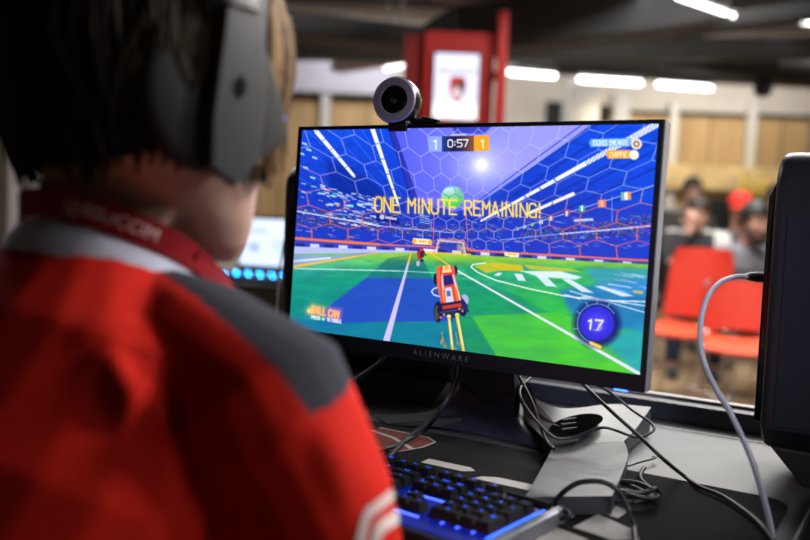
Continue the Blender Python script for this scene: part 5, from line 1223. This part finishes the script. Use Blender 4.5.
# ------------------------------------------------------------------ people in the background
def seated(label, px, d, head_py, yaw, hair_c_, top_c, leg_c, arm='lap', beard=False, cap=None, stripe=None, cut=False, seat_chair=None, k=1.0, lean=0.0, group=None, hunch=.225):
    u = uat(px, d); base = rm(u, d, 0); zh = at(px, head_py, d).z
    R3 = Matrix.Rotation(ROOM_A + PI + yaw, 3, 'Z'); 
    T_ = lambda x, y, z: base + R3 @ V((x, y, z))
    root = thing('person', label, 'person', base, group=group)
    HRb = R3 @ Matrix.Rotation(math.radians(-8), 3, 'X'); eye = T_(lean * .45, .0, zh)
    drop = zh - 1.20
    mb = MB(); head_shapes(mb, eye, HRb, 1.0)
    sh = zh - hunch; hipz = .50
    mb.sweep([T_(lean * .3, -.06, sh), T_(lean * .35, -.045, sh + .07), eye + HRb @ V((0, -.03, -.06))], [(.07, .055), (.056, .055), (.054, .058)], right=R3 @ V((1, 0, 0)), seg=14)
    tor = [T_(0, -.10, hipz), T_(0, -.11, hipz + .14), T_(lean * .15, -.10, (hipz + sh) / 2 + .04), T_(lean * .25, -.075, sh - .08), T_(lean * .3, -.065, sh - .01), T_(lean * .3, -.06, sh + .03)]
    trr = [(.17, .12), (.155, .115), (.17, .12), (.185, .11), (.16, .08), (.06, .05)]
    mb.sweep(tor, trr, right=R3 @ V((1, 0, 0)), seg=18)
    joints = []
    for s in (-1, 1):
        S_ = T_(s * .185 + lean * .3, -.06, sh - .025); 
        if arm == 'face' and s == 1: E_, W_ = T_(.20, .16, sh - .22), eye + R3 @ V((.05, .12, -.11)); f_, n_ = V((0, 0, 1)), R3 @ V((0, -1, 0))
        elif arm == 'back' and s == 1: E_, W_ = T_(.33, .05, sh - .22), T_(.42, .25, sh - .26); f_, n_ = R3 @ V((.3, 1, 0)), V((0, 0, -1))
        else: E_, W_ = T_(s * .25 + lean * .2, .02, sh - .28), T_(s * .10, .24, hipz + .14); f_, n_ = R3 @ V((-s * .4, 1, -.2)), V((0, 0, -1))
        joints.append((S_, E_, W_)); mb.sweep([S_.lerp(tor[4], .25), S_, S_.lerp(E_, .5), E_], [.05, .052, .045, .038], seg=12); mb.sweep([E_, E_.lerp(W_, .35), W_], [.038, .038, .026], seg=12); hand_shapes(mb, W_, f_, n_, 1.0, .6, s)
    legs = []
    for s in (-1, 1):
        k_ = T_(s * .13, .36, .52); a_ = T_(s * .14, .40, .08); legs.append((T_(s * .09, -.09, .52), k_, a_)); mb.sweep([T_(s * .09, -.09, .52), T_(s * .11, .12, .535), k_], [.085, .076, .055], seg=12); mb.sweep([k_, k_.lerp(a_, .35), a_], [.055, .055, .036], seg=12); foot_shapes(mb, a_, R3 @ V((0, 1, 0)))
    blob(mb, 'body', m_skinbg, root, .009, 4)
    hm = m_hairdark(hair_c_)
    # clothes
    mb = MB(); mb.sweep(tor[:-1] + [T_(lean * .32, -.058, sh + .045)], [(a + .022, b + .022) for a, b in trr[:-1]] + [(.075, .068)], right=R3 @ V((1, 0, 0)), seg=18)
    for (S_, E_, W_) in joints: mb.sweep([S_.lerp(tor[4], .3), S_, S_.lerp(E_, .5), E_, E_.lerp(W_, .5), E_.lerp(W_, .86)], [.062, .068, .060, .053, .050, .042], seg=12)
    def fn(me):
        c = coords(me); col = np.tile(np.array(top_c), (len(c), 1))
        if stripe is not None:
            lc = (c - np.array(base)) @ np.array(R3)
            m_ = (lc[:, 0] < -.13) & (lc[:, 1] > -.12) & (lc[:, 2] > sh - .32); col[m_] = np.array(stripe)
            m_ = (lc[:, 2] > sh + .012); col[m_] = np.array(stripe) * .8
        paint(me, col)
    blob(mb, 'jacket' if stripe is not None else 'sweater', MV('cloth_bg', .9, .1, 200), root, .012, 4, fn)
    mb = MB(); mb.sweep([T_(0, -.10, .46), T_(0, -.10, .55), T_(0, -.105, .62)], [(.18, .135), (.18, .135), (.165, .125)], right=R3 @ V((1, 0, 0)), seg=16)
    for (a, b, c) in legs: mb.sweep([a, a.lerp(b, .5) + V((0, 0, .01)), b + V((0, 0, .01))], [.095, .088, .067], seg=12); mb.sweep([b, b.lerp(c, .35), c + V((0, 0, .02))], [.067, .065, .052], seg=12)
    blob(mb, 'trousers', M('trousers_bg', leg_c, .9, var=.15), root, .012, 4)
    for (a, b, c) in legs: mb = MB(); foot_shapes(mb, c, R3 @ V((0, 1, 0)), 1.1); blob(mb, 'shoe', M('shoe_bg', (.02, .02, .024), .6), root, .01, 3)
    face_parts(root, eye, HRb, 1.0, hm)
    # hair cap made of many fine locks over a cap surface
    mb = MB(); NP, NS = 28, 9; vs = []
    for i in range(NP):
        ph = 2 * PI * i / NP; cph = math.cos(ph); e = 0.86 if cph > .6 else (1.25 if cph > -.3 else 1.6)
        for j in range(NS + 1):
            s_ = e * j / NS; th = min(s_, 1) * PI / 2; t = max(0, s_ - 1); wob = 1 + .03 * math.sin(9 * ph + 5 * s_)
            vs.append(eye + HRb @ V((math.sin(ph) * math.sin(th) * .090 * wob * (1 - .12 * t), (cph * math.sin(th) * .108 - .006) * wob * (1 - .12 * t), .022 + math.cos(th) * .112 * wob - t * .11)))
    fs = [(i * (NS + 1) + j, ((i + 1) % NP) * (NS + 1) + j, ((i + 1) % NP) * (NS + 1) + j + 1, i * (NS + 1) + j + 1) for i in range(NP) for j in range(NS)]
    mb.add(vs, fs); mb.build('hair', hm, root, smooth=80)
    if beard:
        mb = MB(); P = [eye + HRb @ V(p) for p in ((-.073, .02, -.03), (-.066, .055, -.075), (-.035, .088, -.108), (0, .098, -.118), (.035, .088, -.108), (.066, .055, -.075), (.073, .02, -.03))]; mb.sweep(P, [.010, .019, .022, .024, .022, .019, .010], seg=10)
        mb.sweep([eye + HRb @ V(p) for p in ((-.034, .088, -.066), (0, .106, -.056), (.034, .088, -.066))], [.006, .008, .006], seg=8); mb.build('beard', hm, root, smooth=80)
    if cap:
        cp_ = thing('cap', 'red cap worn by the seated person behind the bearded man', 'cap', eye + V((0, 0, .07)))
        mb = MB(); NP, NS = 28, 8; vs = []
        for i in range(NP):
            ph = 2 * PI * i / NP
            for j in range(NS + 1): th = j / NS * PI / 2; vs.append(eye + HRb @ V((math.sin(ph) * math.sin(th) * .098, math.cos(ph) * math.sin(th) * .114 - .004, .038 + math.cos(th) * .10)))
        mb.add(vs, [(i * (NS + 1) + j, ((i + 1) % NP) * (NS + 1) + j, ((i + 1) % NP) * (NS + 1) + j + 1, i * (NS + 1) + j + 1) for i in range(NP) for j in range(NS)]); mb.build('crown', cap, cp_, smooth=80)
        def brim(s, t): a = (s - .5) * 2.0; return eye + HRb @ V((math.sin(a) * (.092 + .01 * t), math.cos(a) * .10 + .065 * t * math.cos(a * .9), .040 - .02 * t - .012 * abs(a)))
        sheet(brim, 10, 5, .004).build('brim', cap, cp_)
    return root
m_cap = M('cap_red', rgb(226, 42, 26), .7)
seated('dark haired person in a black jacket with white sleeves, hand at the mouth', 697, 6.5, 214, -.25, (.03, .018, .011), rgb(52, 52, 58), rgb(32, 40, 66), arm='face', stripe=rgb(226, 222, 216), lean=.0, hunch=.15)
seated('bearded man in a grey sweater seated with his arm stretched out to the side', 757, 5.5, 221, .25, (.012, .009, .008), rgb(122, 124, 132), rgb(44, 58, 96), arm='back', beard=True, lean=.05, hunch=.19)
seated('person with a red cap sitting just behind the bearded man', 739, 7.0, 208, -.15, (.04, .025, .016), rgb(104, 104, 108), rgb(40, 42, 50), cap=m_cap)
seated('person half hidden behind the right side of the bearded man', 774, 7.6, 199, .2, (.05, .03, .02), rgb(84, 80, 76), rgb(40, 40, 44))
seated('person with dark hair sitting in the back row behind the black and white jacket', 690, 7.9, 191, .1, (.025, .016, .01), rgb(70, 66, 64), rgb(40, 40, 44))
m_ch = (M('dark_chair_seat', (.03, .03, .033), .6), M('dark_chair_back', (.03, .03, .033), .6))
for px, d, yw, nm in ((697, 6.5, -.25, 'under the person in the black and white jacket'), (757, 5.5, .25, 'under the bearded man'), (739, 7.0, -.15, 'under the person in the red cap'), (774, 7.6, .2, 'at the back right'), (690, 7.9, .1, 'in the back row on the left')):
    b = rm(uat(px, d), d, 0) - Matrix.Rotation(ROOM_A + PI + yw, 3, 'Z') @ V((0, .03, 0)); red_chair('dark plastic chair ' + nm, b, ROOM_A + yw, .44, .34, m_ch, 'dark chairs under the seated people')

# ================================================================== LIGHT
def area(p, size, power, col=(1, .97, .93), aim=None):
    l = bpy.data.lights.new('lamp', 'AREA'); l.shape = 'RECTANGLE'; l.size = size[0]; l.size_y = size[1]; l.energy = power; l.color = col
    o = bpy.data.objects.new('lamp', l); COL.objects.link(o); o.location = p
    d = (V(aim) - V(p)) if aim is not None else V((0, 0, -1)); o.rotation_euler = d.to_track_quat('-Z', 'Y').to_euler()
    return o
area(rm(1.5, 3.9, 3.2), (1.6, .4), 90)
area(rm(-2.2, 4.2, 3.2), (1.6, .4), 60)
area(rm(2.5, 6.5, 3.4), (2, .4), 90)
area(rm(-4.5, 7.5, 3.3), (2, .5), 45, (.93, .93, 1))
area(rm(.5, 9.4, 3.5), (3.5, .4), 70)
area(rm(4.0, 9.3, 3.5), (2, .4), 50)
area(rm(3.3, 9.9, 2.3), (2.4, .1), 14, (1, .86, .62), rm(3.3, 10.9, 1.5))  # unseen warm lamp added to brighten the counter wall
area((.9, 1.8, 2.6), (.6, .5), 50, (1, .94, .88), (.1, -.45, .9))
sp = area((1.75, 1.35, 2.35), (.4, .4), 2.6, (1, .93, .86), (.20, -.50, .92)); sp.data.spread = math.radians(34)  # unseen narrow lamp added to brighten the player's right shoulder
sp = area((1.25, -1.2, 1.75), (.3, .3), .8, (.8, .86, 1), (.12, .2, .9)); sp.data.spread = math.radians(24)  # unseen bluish fill added to lift the dark gear on the desk
area((1.95, .35, 2.0), (.5, .5), 10, (1, .95, .9), (.1, -.45, .9))  # unseen weak side fill added for the cheek and headset
area(rm(2.6, 2.0, 2.9), (2.4, .3), 11, (1, .97, .93), rm(.9, 1.4, 1.0))  # unseen strip lamp added for a highlight on the computer top
area(rm(1.7, 5.2, 3.2), (1.6, .4), 85)  # unseen ceiling lamp added to brighten the seated people and chairs
w = bpy.data.worlds.new('world'); SCN.world = w; w.use_nodes = True
w.node_tree.nodes['Background'].inputs[0].default_value = (.5, .5, .6, 1); w.node_tree.nodes['Background'].inputs[1].default_value = .05
SCN.view_settings.view_transform = 'Standard'; SCN.view_settings.look = 'None'; SCN.view_settings.exposure = 0; SCN.view_settings.gamma = 1
SCN.cycles.use_denoising = True
SCN.cycles.max_bounces = 6
SCN.cycles.sample_clamp_indirect = 4
bpy.context.view_layer.update()
